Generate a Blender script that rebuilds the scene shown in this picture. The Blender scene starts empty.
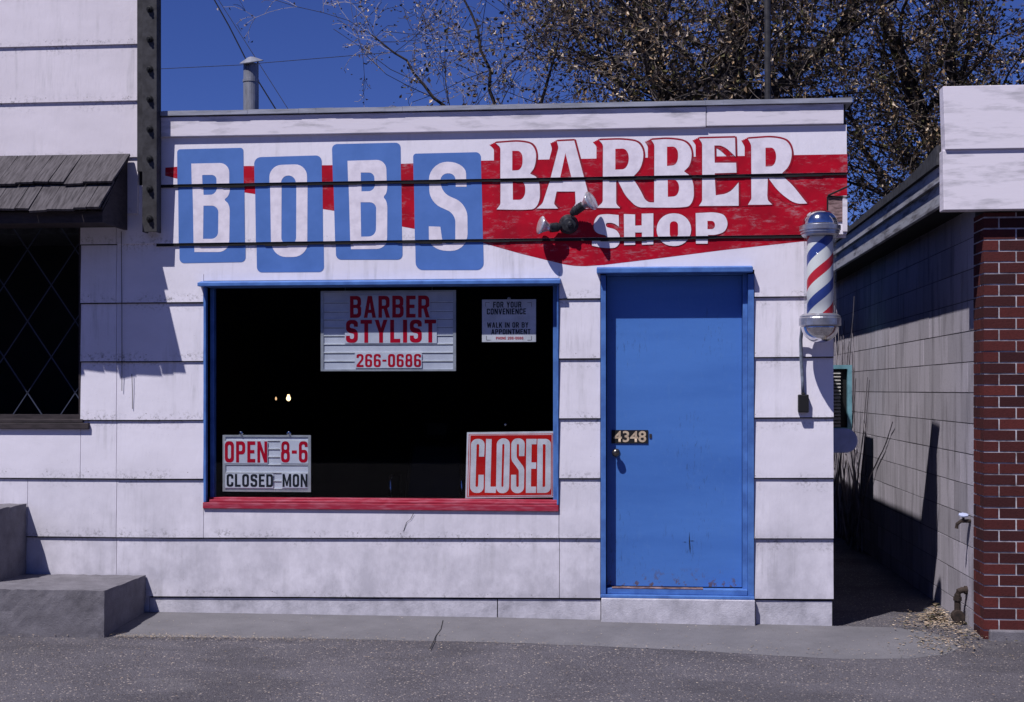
import bpy, bmesh, math, random
from mathutils import Vector, Matrix, noise
from mathutils.geometry import tessellate_polygon
R = random.Random(7)
SC = bpy.context.scene
COL = SC.collection
PI = math.pi
# ------------------------------------------------------------------ camera numbers
F = 1350.0; HZ = 390.0; TH = math.atan(128 / F); CH = 1.5; CD = 9.0
cT, sT = math.cos(TH), math.sin(TH)
def at(px, py, y=0.0):
    "survey: where the sight line of a photo point meets the vertical plane Y = y"
    u = (px - 512) / F; v = -(py - HZ) / F
    t = (y + CD) / (u * sT + cT)
    return Vector((t * (u * cT - sT), y, CH + t * v))
def X(px, y=0.0): return at(px, 390, y).x
def Z(px, py, y=0.0): return at(px, py, y).z
# ------------------------------------------------------------------ materials
def mat(name):
    m = bpy.data.materials.new(name); m.use_nodes = True
    return m, m.node_tree, m.node_tree.nodes['Principled BSDF']
def N(nt, t, **kw):
    n = nt.nodes.new(t)
    for k, v in kw.items():
        if k.startswith('i_'):
            n.inputs[k[2:].replace('_', ' ')].default_value = v
        else: setattr(n, k, v)
    return n
def noise_n(nt, scale, vec=(1, 1, 1), detail=5, rough=.6, coord='Object'):
    tc = N(nt, 'ShaderNodeTexCoord'); mp = N(nt, 'ShaderNodeMapping'); mp.inputs['Scale'].default_value = vec
    nt.links.new(tc.outputs[coord], mp.inputs[0])
    n = N(nt, 'ShaderNodeTexNoise'); n.inputs['Scale'].default_value = scale; n.inputs['Detail'].default_value = detail
    n.inputs['Roughness'].default_value = rough
    nt.links.new(mp.outputs[0], n.inputs['Vector'])
    return n.outputs['Fac']
def ramp(nt, src, a, b, c0=0.0, c1=1.0):
    r = N(nt, 'ShaderNodeMapRange'); r.clamp = True
    r.inputs['From Min'].default_value = a; r.inputs['From Max'].default_value = b
    r.inputs['To Min'].default_value = c0; r.inputs['To Max'].default_value = c1
    nt.links.new(src, r.inputs['Value']); return r.outputs[0]
def mth(nt, op, a, b=None):
    m = N(nt, 'ShaderNodeMath'); m.operation = op
    for i, s in enumerate((a, b)):
        if s is None: continue
        if isinstance(s, (int, float)): m.inputs[i].default_value = s
        else: nt.links.new(s, m.inputs[i])
    return m.outputs[0]
def mix(nt, f, a, b):
    m = N(nt, 'ShaderNodeMix'); m.data_type = 'RGBA'
    for s, i in ((f, 0), (a, 6), (b, 7)):
        if isinstance(s, (int, float)): m.inputs[i].default_value = s
        elif isinstance(s, tuple): m.inputs[i].default_value = (*s[:3], 1)
        else: nt.links.new(s, m.inputs[i])
    return m.outputs[2]
def bump(nt, b, h, strength=.3, dist=.01):
    n = N(nt, 'ShaderNodeBump'); n.inputs['Strength'].default_value = strength; n.inputs['Distance'].default_value = dist
    nt.links.new(h, n.inputs['Height']); nt.links.new(n.outputs[0], b.inputs['Normal'])
def simple(name, c, c2=None, scale=8, vec=(1, 1, 1), rough=.6, metal=0, lo=.4, hi=.65, bs=.15, bd=.004, spec=.22, bscale=None, emit=None):
    m, nt, b = mat(name)
    b.inputs['Roughness'].default_value = rough; b.inputs['Metallic'].default_value = metal
    b.inputs['Specular IOR Level'].default_value = spec
    f = noise_n(nt, scale, vec)
    c2 = c2 or tuple(x * .75 for x in c)
    nt.links.new(mix(nt, ramp(nt, f, lo, hi), c, c2), b.inputs['Base Color'])
    if bs: bump(nt, b, noise_n(nt, bscale or scale * 4, vec), bs, bd)
    if emit:
        b.inputs['Emission Color'].default_value = (*emit[:3], 1); b.inputs['Emission Strength'].default_value = emit[3]
    return m
M = {}
COURSE0, COURSE = 0.10, 0.403
def siding_mat(name, base, z0=COURSE0, period=COURSE, dirt=1.0):
    m, nt, b = mat(name)
    b.inputs['Roughness'].default_value = .55; b.inputs['Specular IOR Level'].default_value = .18
    tc = N(nt, 'ShaderNodeTexCoord'); sp = N(nt, 'ShaderNodeSeparateXYZ'); nt.links.new(tc.outputs['Object'], sp.inputs[0])
    fr = mth(nt, 'FRACT', mth(nt, 'DIVIDE', mth(nt, 'SUBTRACT', sp.outputs['Z'], z0), period))
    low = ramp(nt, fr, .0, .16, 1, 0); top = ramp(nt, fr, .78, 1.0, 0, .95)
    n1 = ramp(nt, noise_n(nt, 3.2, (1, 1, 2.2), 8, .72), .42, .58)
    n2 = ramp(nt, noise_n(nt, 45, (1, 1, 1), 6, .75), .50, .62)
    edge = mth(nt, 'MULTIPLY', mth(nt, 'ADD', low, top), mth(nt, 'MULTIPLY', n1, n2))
    streak = mth(nt, 'MULTIPLY', ramp(nt, noise_n(nt, 7, (2.6, 1, .22), 6, .65), .50, .72), ramp(nt, noise_n(nt, 1.1, (1, 1, 1.3)), .45, .62))
    broad = ramp(nt, noise_n(nt, 2.0, (.8, 1, 1.6), 7, .6), .38, .7)
    c = mix(nt, mth(nt, 'MULTIPLY', broad, .34 * dirt), base, tuple(x * .66 for x in base))
    c = mix(nt, mth(nt, 'MULTIPLY', streak, .65 * dirt), c, (.36, .35, .37))
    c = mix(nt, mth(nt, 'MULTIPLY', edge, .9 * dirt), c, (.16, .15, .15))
    splash = mth(nt, 'MULTIPLY', ramp(nt, sp.outputs['Z'], .0, 1.1, .75, 0), ramp(nt, noise_n(nt, 4, (1, 1, .8), 7, .7), .30, .62))
    c = mix(nt, mth(nt, 'MULTIPLY', splash, dirt), c, (.30, .29, .34))
    spk = ramp(nt, noise_n(nt, 130, (1, 1, 1), 3, .5), .72, .76)
    c = mix(nt, mth(nt, 'MULTIPLY', spk, mth(nt, 'MULTIPLY', n1, .7)), c, (.12, .11, .10))
    fx = mth(nt, 'MULTIPLY', mth(nt, 'SUBTRACT', mth(nt, 'FRACT', mth(nt, 'DIVIDE', sp.outputs['X'], .295)), .5), .295); fz = mth(nt, 'MULTIPLY', mth(nt, 'SUBTRACT', fr, .075), period)
    dn = mth(nt, 'SQRT', mth(nt, 'ADD', mth(nt, 'MULTIPLY', fx, fx), mth(nt, 'MULTIPLY', fz, fz)))
    c = mix(nt, mth(nt, 'MULTIPLY', ramp(nt, dn, .0045, .0025, 0, .75), ramp(nt, noise_n(nt, 2.3), .42, .5)), c, (.16, .13, .12))
    nt.links.new(c, b.inputs['Base Color'])
    h = mth(nt, 'ADD', noise_n(nt, 60, (1, 1, .35), 6, .6), mth(nt, 'MULTIPLY', noise_n(nt, 3, (1, 1, 1), 3), 1.6))
    bump(nt, b, h, .35, .004)
    return m
WHITE = (.77, .735, .83)
M['white'] = siding_mat('white_painted_siding', WHITE)
M['sign_white'] = siding_mat('white_painted_sign_ground', WHITE, dirt=.6)
M['upper_white'] = siding_mat('white_painted_parapet_siding', (.72, .665, .735), z0=3.485 - 4 * .388, period=.388)
M['letter_white'] = simple('white_letter_paint', (.78, .725, .82), (.66, .61, .70), 14, rough=.5)
M['fascia_white'] = simple('white_fascia_paint', (.74, .69, .77), (.30, .29, .32), 3.2, (1, 1, 5), rough=.6, lo=.50, hi=.78)
M['blue_panel'] = simple('light_blue_sign_paint', (.085, .185, .50), (.068, .155, .43), 6, rough=.5, lo=.35, hi=.7)
M['blue_trim'] = simple('blue_trim_paint', (.085, .20, .52), (.055, .13, .38), 9, rough=.5)
M['maroon'] = simple('maroon_sill_paint', (.33, .022, .05), (.42, .12, .17), 7, (1.2, 1, 8), rough=.5, lo=.45, hi=.75)
def red_mat():
    m, nt, b = mat('brushed_red_sign_paint'); b.inputs['Roughness'].default_value = .5; b.inputs['Specular IOR Level'].default_value = .15
    a = ramp(nt, noise_n(nt, 4.5, (1.0, 1, 2.2), 8, .75), .50, .60); a2 = ramp(nt, noise_n(nt, 16, (1.0, 1, 3.2), 8, .8), .46, .58)
    b1 = ramp(nt, noise_n(nt, 5, (1, 1, 1), 4), .4, .65)
    c = mix(nt, b1, (.44, .002, .018), (.31, .002, .015))
    c = mix(nt, mth(nt, 'MULTIPLY', mth(nt, 'MULTIPLY', a, a2), .8), c, (.38, .17, .20))
    nt.links.new(c, b.inputs['Base Color']); bump(nt, b, noise_n(nt, 50, (1, 1, 1)), .2, .003); return m
M['red'] = red_mat()
M['red_outline'] = simple('dark_red_outline_paint', (.30, .012, .03), (.20, .02, .03), 12, rough=.5)
def door_mat():
    m, nt, b = mat('blue_door_paint'); b.inputs['Roughness'].default_value = .38; b.inputs['Specular IOR Level'].default_value = .4
    tc = N(nt, 'ShaderNodeTexCoord'); sp = N(nt, 'ShaderNodeSeparateXYZ'); nt.links.new(tc.outputs['Object'], sp.inputs[0])
    g = ramp(nt, noise_n(nt, 2.2, (.25, 1, 1.2), 6, .6), .35, .7)
    c = mix(nt, g, (.075, .20, .56), (.050, .145, .45))
    c = mix(nt, mth(nt, 'MULTIPLY', ramp(nt, noise_n(nt, 40, (1, 1, .4), 6, .7), .55, .7), .3), c, (.10, .22, .52))
    low = ramp(nt, sp.outputs['Z'], .18, .32, 1, 0)
    chip = mth(nt, 'MULTIPLY', low, ramp(nt, noise_n(nt, 22, (1, 1, .7), 5, .7), .55, .59))
    c = mix(nt, chip, c, (.12, .07, .05)); scuff = mth(nt, 'MULTIPLY', ramp(nt, noise_n(nt, 2.2, (1, 1, .7), 4), .52, .62), ramp(nt, noise_n(nt, 55, (1, 1, .25), 6, .8), .56, .63)); c = mix(nt, mth(nt, 'MULTIPLY', scuff, .45), c, (.03, .05, .10))
    nt.links.new(c, b.inputs['Base Color'])
    bump(nt, b, mth(nt, 'ADD', noise_n(nt, 1.6, (1, 1, 1)), mth(nt, 'MULTIPLY', noise_n(nt, 70), .12)), .35, .01); return m
M['door'] = door_mat()
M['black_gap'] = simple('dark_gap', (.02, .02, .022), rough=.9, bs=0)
M['interior'] = simple('dark_interior', (.012, .012, .014), rough=.9, bs=0)
M['bolt_steel'] = simple('weathered_grey_steel', (.062, .060, .066), (.035, .033, .036), 14, rough=.55, metal=.2)
M['socket_grey'] = simple('grey_lamp_socket', (.045, .046, .055), (.018, .018, .022), 40, rough=.35, metal=.2)
M['bolt'] = simple('dark_bolt_steel', (.02, .02, .022), rough=.5, metal=.4)
M['galv'] = simple('galvanised_metal', (.30, .31, .37), (.20, .21, .25), 22, (1, 1, .3), rough=.45, metal=.25)
M['roof_metal'] = simple('pale_roof_edge_metal', (.40, .41, .48), (.26, .27, .31), 6, (.7, 1, 5), rough=.5, metal=.3)
M['chrome'] = simple('polished_chrome', (.75, .75, .78), (.55, .55, .58), 30, rough=.12, metal=1, bs=.05)
M['knob'] = simple('dull_brass_knob', (.22, .20, .18), (.08, .07, .06), 60, rough=.3, metal=.9)
M['alu'] = simple('cast_aluminium', (.52, .52, .56), (.38, .38, .42), 20, rough=.32, metal=.8, bs=.1)
M['black'] = simple('black_plastic', (.018, .018, .02), rough=.5, bs=0)
M['conduit'] = simple('pale_flexible_conduit', (.22, .25, .32), (.14, .16, .2), 40, rough=.5)
M['rust'] = simple('rusted_iron', (.05, .035, .03), (.02, .016, .015), 30, rough=.8)
M['wood_grey'] = simple('weathered_bare_wood', (.30, .20, .20), (.10, .06, .06), 16, (1, 1, 5), rough=.9, lo=.4, hi=.6)
M['eave_paint'] = simple('peeling_grey_eave_paint', (.36, .36, .40), (.12, .11, .12), 6, (1, .5, 4), rough=.8, lo=.47, hi=.66)
M['roofing'] = simple('dark_roofing_felt', (.06, .06, .07), (.03, .03, .035), 20, rough=.9)
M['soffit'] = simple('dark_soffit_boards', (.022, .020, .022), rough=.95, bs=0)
M['shake'] = simple('weathered_cedar_shake', (.105, .095, .105), (.045, .040, .045), 12, (6, .6, .6), rough=.9, bs=.5, bscale=60)
M['lattice'] = simple('dim_blue_lattice', (.05, .06, .10), rough=.6)
M['brown_dark'] = simple('dark_brown_trim', (.05, .04, .045), (.03, .025, .028), 14, (1, 1, 4), rough=.7)
M['litter_tan'] = simple('dry_tan_leaves', (.34, .25, .18), (.22, .16, .11), 40, rough=.8, bs=0)
M['bark'] = simple('dark_bark', (.055, .045, .042), (.025, .02, .02), 14, (1, 1, .4), rough=.95, bs=.6, bd=.03)
M['twig'] = simple('greyish_twig_bark', (.17, .14, .125), (.07, .058, .055), 10, rough=.9, bs=0)
M['twig_pale'] = simple('pale_twig_bark', (.26, .24, .28), (.16, .14, .15), 10, rough=.9, bs=0)
for nm, c in (('leaf_tan', (.40, .27, .16)), ('leaf_olive', (.12, .11, .045)), ('leaf_dark', (.035, .026, .017)), ('leaf_pale', (.72, .58, .44))):
    M[nm] = simple(nm, c, tuple(x * .6 for x in c), 9, rough=.55, bs=0)
M['chalk'] = simple('sign_board_plastic', (.66, .67, .76), (.55, .56, .66), 6, rough=.35, bs=0)
M['track'] = simple('letter_track_ridge', (.80, .80, .84), rough=.3, bs=0)
M['trackdark'] = simple('letter_track_groove', (.25, .26, .32), rough=.5, bs=0)
M['sign_frame'] = simple('brushed_sign_frame', (.55, .56, .60), rough=.4, metal=.4, bs=0)
M['red_letter'] = simple('red_plastic_letter', (.52, .006, .03), rough=.35, bs=0)
M['black_letter'] = simple('black_plastic_letter', (.015, .02, .03), rough=.4, bs=0)
M['card_white'] = simple('white_card', (.76, .74, .80), rough=.5, bs=0)
M['closed_red'] = simple('bright_red_print', (.58, .012, .008), (.50, .01, .012), 5, rough=.4, bs=0)
M['cream'] = simple('cream_numeral_paint', (.58, .46, .34), (.4, .3, .22), 60, rough=.5, bs=0)
M['ac_teal'] = simple('teal_painted_metal', (.16, .34, .42), (.10, .22, .28), 10, rough=.5)
M['ac_louvre'] = simple('pale_louvre_paint', (.42, .42, .42), (.30, .28, .27), 20, rough=.6)
M['meter'] = simple('dull_blue_white_metal', (.42, .46, .66), (.33, .36, .52), 9, rough=.5)
M['side_wall'] = simple('dark_painted_side_wall', (.05, .05, .055), rough=.9)
M['bulb_glow'] = simple('lit_bulb', (1, .8, .5), rough=.4, bs=0, emit=(1, .66, .34, 3.5))
M['bulb_dim'] = simple('dim_bulb', (1, .7, .4), rough=.4, bs=0, emit=(1, .6, .3, 1.2))
M['silver_bulb'] = simple('silvered_bulb_glass', (.62, .62, .66), (.42, .42, .48), 30, rough=.22, metal=.55, bs=0, spec=.6)
M['leather'] = simple('black_leather', (.012, .012, .014), rough=.4, bs=0)
def concrete(name, a, b_, sc=3.5, speck=.3, bs=.5):
    m, nt, b = mat(name); b.inputs['Roughness'].default_value = .9; b.inputs['Specular IOR Level'].default_value = .2
    c = mix(nt, ramp(nt, noise_n(nt, sc, (1, 1, 1), 9, .7), .35, .68), a, b_)
    c = mix(nt, mth(nt, 'MULTIPLY', ramp(nt, noise_n(nt, 160, (1, 1, 1), 2), .55, .7), speck), c, tuple(x * .35 for x in a))
    c = mix(nt, mth(nt, 'MULTIPLY', ramp(nt, noise_n(nt, 14, (1, 1, 1), 6, .75), .6, .72), .4), c, tuple(x * .45 for x in a))
    nt.links.new(c, b.inputs['Base Color']); bump(nt, b, mth(nt, 'ADD', noise_n(nt, 120, (1, 1, 1), 5, .7), noise_n(nt, 12, (1, 1, 1), 5, .7)), bs, .006); return m
M['apron'] = concrete('grey_pavement_concrete', (.175, .168, .185), (.125, .12, .135), 2.2, .4)
M['step'] = concrete('grey_step_concrete', (.21, .198, .225), (.12, .113, .13), 6, .5, .7)
M['threshold_conc'] = concrete('white_painted_concrete', (.62, .60, .68), (.34, .33, .38), 6, .12)
def asphalt():
    m, nt, b = mat('speckled_asphalt'); b.inputs['Roughness'].default_value = .9; b.inputs['Specular IOR Level'].default_value = .2
    tc = N(nt, 'ShaderNodeTexCoord'); v = N(nt, 'ShaderNodeTexVoronoi'); v.inputs['Scale'].default_value = 120
    nt.links.new(tc.outputs['Object'], v.inputs['Vector'])
    sp = N(nt, 'ShaderNodeSeparateColor'); nt.links.new(v.outputs['Color'], sp.inputs[0])
    stone = ramp(nt, sp.outputs[0], .55, 1.0)
    c = mix(nt, ramp(nt, noise_n(nt, 1.6, (1, 1, 1), 8, .65), .35, .65), (.095, .088, .102), (.14, .13, .15))
    c = mix(nt, mth(nt, 'MULTIPLY', stone, .6), c, (.17, .16, .185))
    c = mix(nt, ramp(nt, sp.outputs[1], .955, .975), c, (.42, .36, .33))
    c = mix(nt, mth(nt, 'MULTIPLY', ramp(nt, sp.outputs[2], .3, .0), .5), c, (.030, .021, .025))
    nt.links.new(c, b.inputs['Base Color'])
    c = mix(nt, mth(nt, 'MULTIPLY', ramp(nt, noise_n(nt, .55, (1, 2.2, 1), 6, .6), .50, .56), .35), c, (.05, .047, .056))
    c = mix(nt, mth(nt, 'MULTIPLY', ramp(nt, noise_n(nt, 1.3, (1, 1, 1), 5, .7), .62, .72), .4), c, (.20, .185, .19))
    nt.links.new(c, b.inputs['Base Color'])
    bump(nt, b, mth(nt, 'ADD', mth(nt, 'MULTIPLY', v.outputs['Distance'], -.8), noise_n(nt, 200)), .8, .01); return m
M['asphalt'] = asphalt()
def tinted(name, lo, hi, rough=.9, scale=60, stain=(.10, .095, .10), samt=.65, bs=.5):
    m, nt, b = mat(name); b.inputs['Roughness'].default_value = rough; b.inputs['Specular IOR Level'].default_value = .2
    a = N(nt, 'ShaderNodeAttribute'); a.attribute_name = 'tint'
    c = mix(nt, a.outputs['Fac'], lo, hi)
    c = mix(nt, mth(nt, 'MULTIPLY', ramp(nt, noise_n(nt, 4, (2.4, 2.4, .35), 6, .65), .5, .72), samt), c, stain)
    c = mix(nt, mth(nt, 'MULTIPLY', ramp(nt, noise_n(nt, scale, (1, 1, 1), 4, .7), .5, .7), .35), c, tuple(x * .5 for x in lo))
    nt.links.new(c, b.inputs['Base Color']); bump(nt, b, noise_n(nt, scale * 1.5, (1, 1, 1), 5, .7), bs, .005); return m
M['block'] = tinted('concrete_block', (.36, .335, .385), (.54, .50, .58))
M['block_joint'] = concrete('block_mortar', (.22, .21, .23), (.10, .095, .10), 8)
M['brick'] = tinted('dark_red_brick', (.035, .012, .015), (.120, .026, .024), stain=(.05, .015, .015), samt=.4)
M['mortar'] = simple('white_brick_mortar', (.56, .54, .60), (.20, .18, .20), 9, rough=.9)
def glass_mat():
    m, nt, b = mat('window_glass'); nt.nodes.remove(b); out = nt.nodes['Material Output']
    t = N(nt, 'ShaderNodeBsdfTransparent'); t.inputs[0].default_value = (.93, .95, .96, 1)
    g = N(nt, 'ShaderNodeBsdfGlossy'); g.inputs['Roughness'].default_value = .02
    lw = N(nt, 'ShaderNodeLayerWeight'); lw.inputs['Blend'].default_value = .5
    fr = mth(nt, 'ADD', mth(nt, 'MULTIPLY', mth(nt, 'POWER', lw.outputs['Facing'], 4.0), .5), .015)
    mx = N(nt, 'ShaderNodeMixShader'); nt.links.new(fr, mx.inputs[0]); nt.links.new(t.outputs[0], mx.inputs[1]); nt.links.new(g.outputs[0], mx.inputs[2])
    nt.links.new(mx.outputs[0], out.inputs[0]); return m
M['glass'] = glass_mat()
def stripes_mat():
    m, nt, b = mat('barber_stripes'); b.inputs['Roughness'].default_value = .4
    tc = N(nt, 'ShaderNodeTexCoord'); sp = N(nt, 'ShaderNodeSeparateXYZ'); nt.links.new(tc.outputs['Object'], sp.inputs[0])
    ang = mth(nt, 'ARCTAN2', sp.outputs['X'], mth(nt, 'MULTIPLY', sp.outputs['Y'], -1))
    f = mth(nt, 'FRACT', mth(nt, 'ADD', mth(nt, 'DIVIDE', mth(nt, 'SUBTRACT', sp.outputs['Z'], mth(nt, 'MULTIPLY', ang, .42 / (2 * PI))), .315), 10.637))
    r = N(nt, 'ShaderNodeValToRGB'); r.color_ramp.interpolation = 'CONSTANT'
    el = r.color_ramp.elements
    el[0].position = 0; el[0].color = (.52, .015, .03, 1); el[1].position = .22; el[1].color = (.72, .72, .72, 1)
    for p, c in ((.50, (.03, .06, .27, 1)), (.73, (.72, .72, .72, 1))):
        e = el.new(p); e.color = c
    nt.links.new(f, r.inputs[0]); nt.links.new(r.outputs[0], b.inputs['Base Color']); return m
M['stripes'] = stripes_mat()
# ------------------------------------------------------------------ object helpers
def link(name, me, m, parent=None, org=None, smooth=False, bev=0, **props):
    o = bpy.data.objects.new(name, me); COL.objects.link(o)
    for x in (m if isinstance(m, (list, tuple)) else [m]): me.materials.append(M[x] if isinstance(x, str) else x)
    org = Vector(org) if org is not None else (Vector(parent['_o']) if parent is not None and '_o' in parent else Vector((0, 0, 0)))
    me.transform(Matrix.Translation(-org))
    if parent is None: o.location = org
    else: o.parent = parent
    o['_o'] = tuple(org)
    if smooth:
        for p in me.polygons: p.use_smooth = True
    if bev:
        b = o.modifiers.new('bevel', 'BEVEL'); b.width = bev; b.segments = 2; b.limit_method = 'ANGLE'; b.angle_limit = math.radians(40)
    for k, v in props.items(): o[k] = v
    return o
def root(name, loc, label, cat, group=None):
    o = bpy.data.objects.new(name, None); COL.objects.link(o); o.location = loc; o['_o'] = tuple(loc); o.empty_display_size = .1
    o['label'] = label; o['category'] = cat
    if group: o['group'] = group
    return o
class MB:
    def __init__(s): s.v = []; s.f = []; s.mi = []; s.t = []
    def add(s, vs, fs, mi=0, t=0.0):
        n = len(s.v); s.v += [tuple(v) for v in vs]; s.f += [tuple(i + n for i in f) for f in fs]; s.mi += [mi] * len(fs); s.t += [t] * len(vs); return s
    def box(s, x0, x1, y0, y1, z0, z1, mi=0, t=0.0):
        return s.add([(x0, y0, z0), (x1, y0, z0), (x1, y1, z0), (x0, y1, z0), (x0, y0, z1), (x1, y0, z1), (x1, y1, z1), (x0, y1, z1)],
                     [(0, 3, 2, 1), (4, 5, 6, 7), (0, 1, 5, 4), (1, 2, 6, 5), (2, 3, 7, 6), (3, 0, 4, 7)], mi, t)
    def hexa(s, a, b, mi=0, t=0.0):   # two matching quads a (4 pts), b (4 pts)
        return s.add(list(a) + list(b), [(0, 3, 2, 1), (4, 5, 6, 7), (0, 1, 5, 4), (1, 2, 6, 5), (2, 3, 7, 6), (3, 0, 4, 7)], mi, t)
    def tube(s, pts, rad, n=8, cap=True, mi=0):
        pts = [Vector(p) for p in pts]; rr = rad if isinstance(rad, (list, tuple)) else [rad] * len(pts)
        base = len(s.v); up = Vector((0.13, .31, .94)).normalized()
        for i, p in enumerate(pts):
            d = (pts[min(i + 1, len(pts) - 1)] - pts[max(i - 1, 0)])
            if d.length < 1e-9: d = Vector((0, 0, 1))
            d.normalize(); a = d.cross(up)
            if a.length < .05: a = d.cross(Vector((1, 0, 0)))
            a.normalize(); b = d.cross(a)
            for k in range(n):
                t = 2 * PI * k / n; s.v.append(tuple(p + (a * math.cos(t) + b * math.sin(t)) * rr[i])); s.t.append(0.0)
        for i in range(len(pts) - 1):
            for k in range(n):
                q = base + i * n; s.f.append((q + k, q + (k + 1) % n, q + n + (k + 1) % n, q + n + k)); s.mi.append(mi)
        if cap:
            s.f.append(tuple(base + k for k in range(n))[::-1]); s.mi.append(mi)
            q = base + (len(pts) - 1) * n; s.f.append(tuple(q + k for k in range(n))); s.mi.append(mi)
        return s
    def lathe(s, c, axis, prof, n=32, mi=0):   # prof: (dist along axis, radius)
        c = Vector(c); ax = Vector(axis).normalized(); a = ax.cross(Vector((0, 1, .01)))
        if a.length < .1: a = ax.cross(Vector((1, 0, 0)))
        a.normalize(); b = ax.cross(a); base = len(s.v)
        for h, r in prof:
            for k in range(n):
                t = 2 * PI * k / n; s.v.append(tuple(c + ax * h + (a * math.cos(t) + b * math.sin(t)) * max(r, 1e-4))); s.t.append(0.0)
        for i in range(len(prof) - 1):
            for k in range(n):
                q = base + i * n; s.f.append((q + k, q + n + k, q + n + (k + 1) % n, q + (k + 1) % n)); s.mi.append(mi)
        s.f.append(tuple(base + k for k in range(n))); s.mi.append(mi)
        q = base + (len(prof) - 1) * n; s.f.append(tuple(q + k for k in range(n))[::-1]); s.mi.append(mi)
        return s
    def build(s, name, m, parent=None, org=None, tint=False, fix=True, **kw):
        me = bpy.data.meshes.new(name); me.from_pydata(s.v, [], s.f)
        for p, i in zip(me.polygons, s.mi): p.material_index = i
        if tint:
            a = me.attributes.new('tint', 'FLOAT', 'POINT'); a.data.foreach_set('value', s.t)
        if fix:
            bm = bmesh.new(); bm.from_mesh(me); bmesh.ops.recalc_face_normals(bm, faces=bm.faces); bm.to_mesh(me); bm.free()
        return link(name, me, m, parent, org, **kw)
# --- 2-D outlines: (x, y, corner radius)
def rounded(pts, n=7):
    out = []; L = len(pts)
    for i, p in enumerate(pts):
        r = p[2] if len(p) > 2 else 0; c = Vector(p[:2])
        if r <= 0: out.append(c); continue
        a = Vector(pts[i - 1][:2]) - c; b = Vector(pts[(i + 1) % L][:2]) - c
        ra = min(r, a.length * .49); rb = min(r, b.length * .49)
        A = c + a.normalized() * ra; B = c + b.normalized() * rb; K = .55
        for k in range(n + 1):
            t = k / n; P1 = A.lerp(c, K); P2 = B.lerp(c, K)
            out.append(A * (1 - t) ** 3 + P1 * 3 * t * (1 - t) ** 2 + P2 * 3 * t * t * (1 - t) + B * t ** 3)
    return out
def fill2d(loops):
    vs = [p for l in loops for p in l]
    tris = tessellate_polygon([[Vector((p[0], p[1], 0)) for p in l] for l in loops])
    return vs, tris
TOPS = [COURSE0 + COURSE * k for k in range(0, 8)]          # siding course bottoms up to 2.92
SIGN_TOP = 3.235
def zc(k, x):
    "height of the lower edge of board k: the rows run a little out of level, as built"
    fr = max(0, min(1.1, (x + 3.3) / 4.55))
    return COURSE0 + COURSE * k - .014 + fr * (.014 + .034 * max(0, 5 - k) / 5)
def ysurf(k, z, x=0):
    z0 = zc(k, x); f = (z - z0) / COURSE
    return -.017 + .015 * max(0, min(1.05, f))
def paint(mb, loops, off):
    "lay a flat outline (world x, z) on the lapped boards, cut at every board edge"
    vs, tris = fill2d(loops)
    for k in range(4, 8):
        pl = [(zc(k, -3.3), zc(k, 1.25)), (zc(k + 1, -3.3), zc(k + 1, 1.25)) if k < 7 else (9, 9)]
        bm = bmesh.new(); bv = [bm.verts.new((p[0], 0, p[1])) for p in vs]
        for t in tris:
            try: bm.faces.new([bv[i] for i in t])
            except ValueError: pass
        for (z, z_r), sg_ in zip(pl, (-1, 1)):
            nrm = Vector((-(z_r - z), 0, 4.55)).normalized() * sg_
            g = bm.verts[:] + bm.edges[:] + bm.faces[:]
            if g: bmesh.ops.bisect_plane(bm, geom=g, dist=1e-6, plane_co=(-3.3, 0, z - sg_ * .0005), plane_no=nrm, clear_outer=True)
        bm.verts.index_update()
        if bm.faces:
            V = [(v.co.x, ysurf(k, v.co.z, v.co.x) - off, v.co.z) for v in bm.verts]
            Fs = []
            for f in bm.faces:
                idx = [v.index for v in f.verts]
                nn = f.normal
                Fs.append(idx if nn.y < 0 else idx[::-1])
            mb.add(V, Fs)
        bm.free()
def z2w(zx, zy, ox, oy, s):
    p = at(ox + zx / s, oy + zy / s, 0); return (p.x, p.z)
def zone(pts, reg, dx=0, dy=0):
    ox, oy, s = reg
    return [z2w(p[0] + dx, p[1] + dy, ox, oy, s) for p in rounded(pts)]
# ------------------------------------------------------------------ ground
def gz(x, y):
    b = -.045 - .012 * max(-1, min(1, (x - .3) / 1.2))
    if y >= 0: return b
    if y > -.7: return b + .05 * y
    return max(b - .035 + .028 * (y + .7), b - .25) 
def sheet(name, xs, ys, off, m, wob=0, **kw):
    mb = MB(); n = len(xs)
    for y in ys:
        for x in xs: mb.v.append((x, y, gz(x, y) + off)); mb.t.append(0)
    for j in range(len(ys) - 1):
        for i in range(n - 1): mb.f.append((j * n + i, j * n + i + 1, (j + 1) * n + i + 1, (j + 1) * n + i)); mb.mi.append(0)
    return mb.build(name, m, fix=False, **kw)
xs = [-900, -60, -20] + [i * .5 for i in range(-20, 21)] + [20, 60, 900]
ys = [-900, -60, -20] + [i * .5 for i in range(-20, -2)] + [-.9, -.7, -.5, -.35, -.2, 0, 1, 3, 12, 60, 900]
o = sheet('ground', xs, ys, 0, 'asphalt'); o['kind'] = 'structure'
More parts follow.
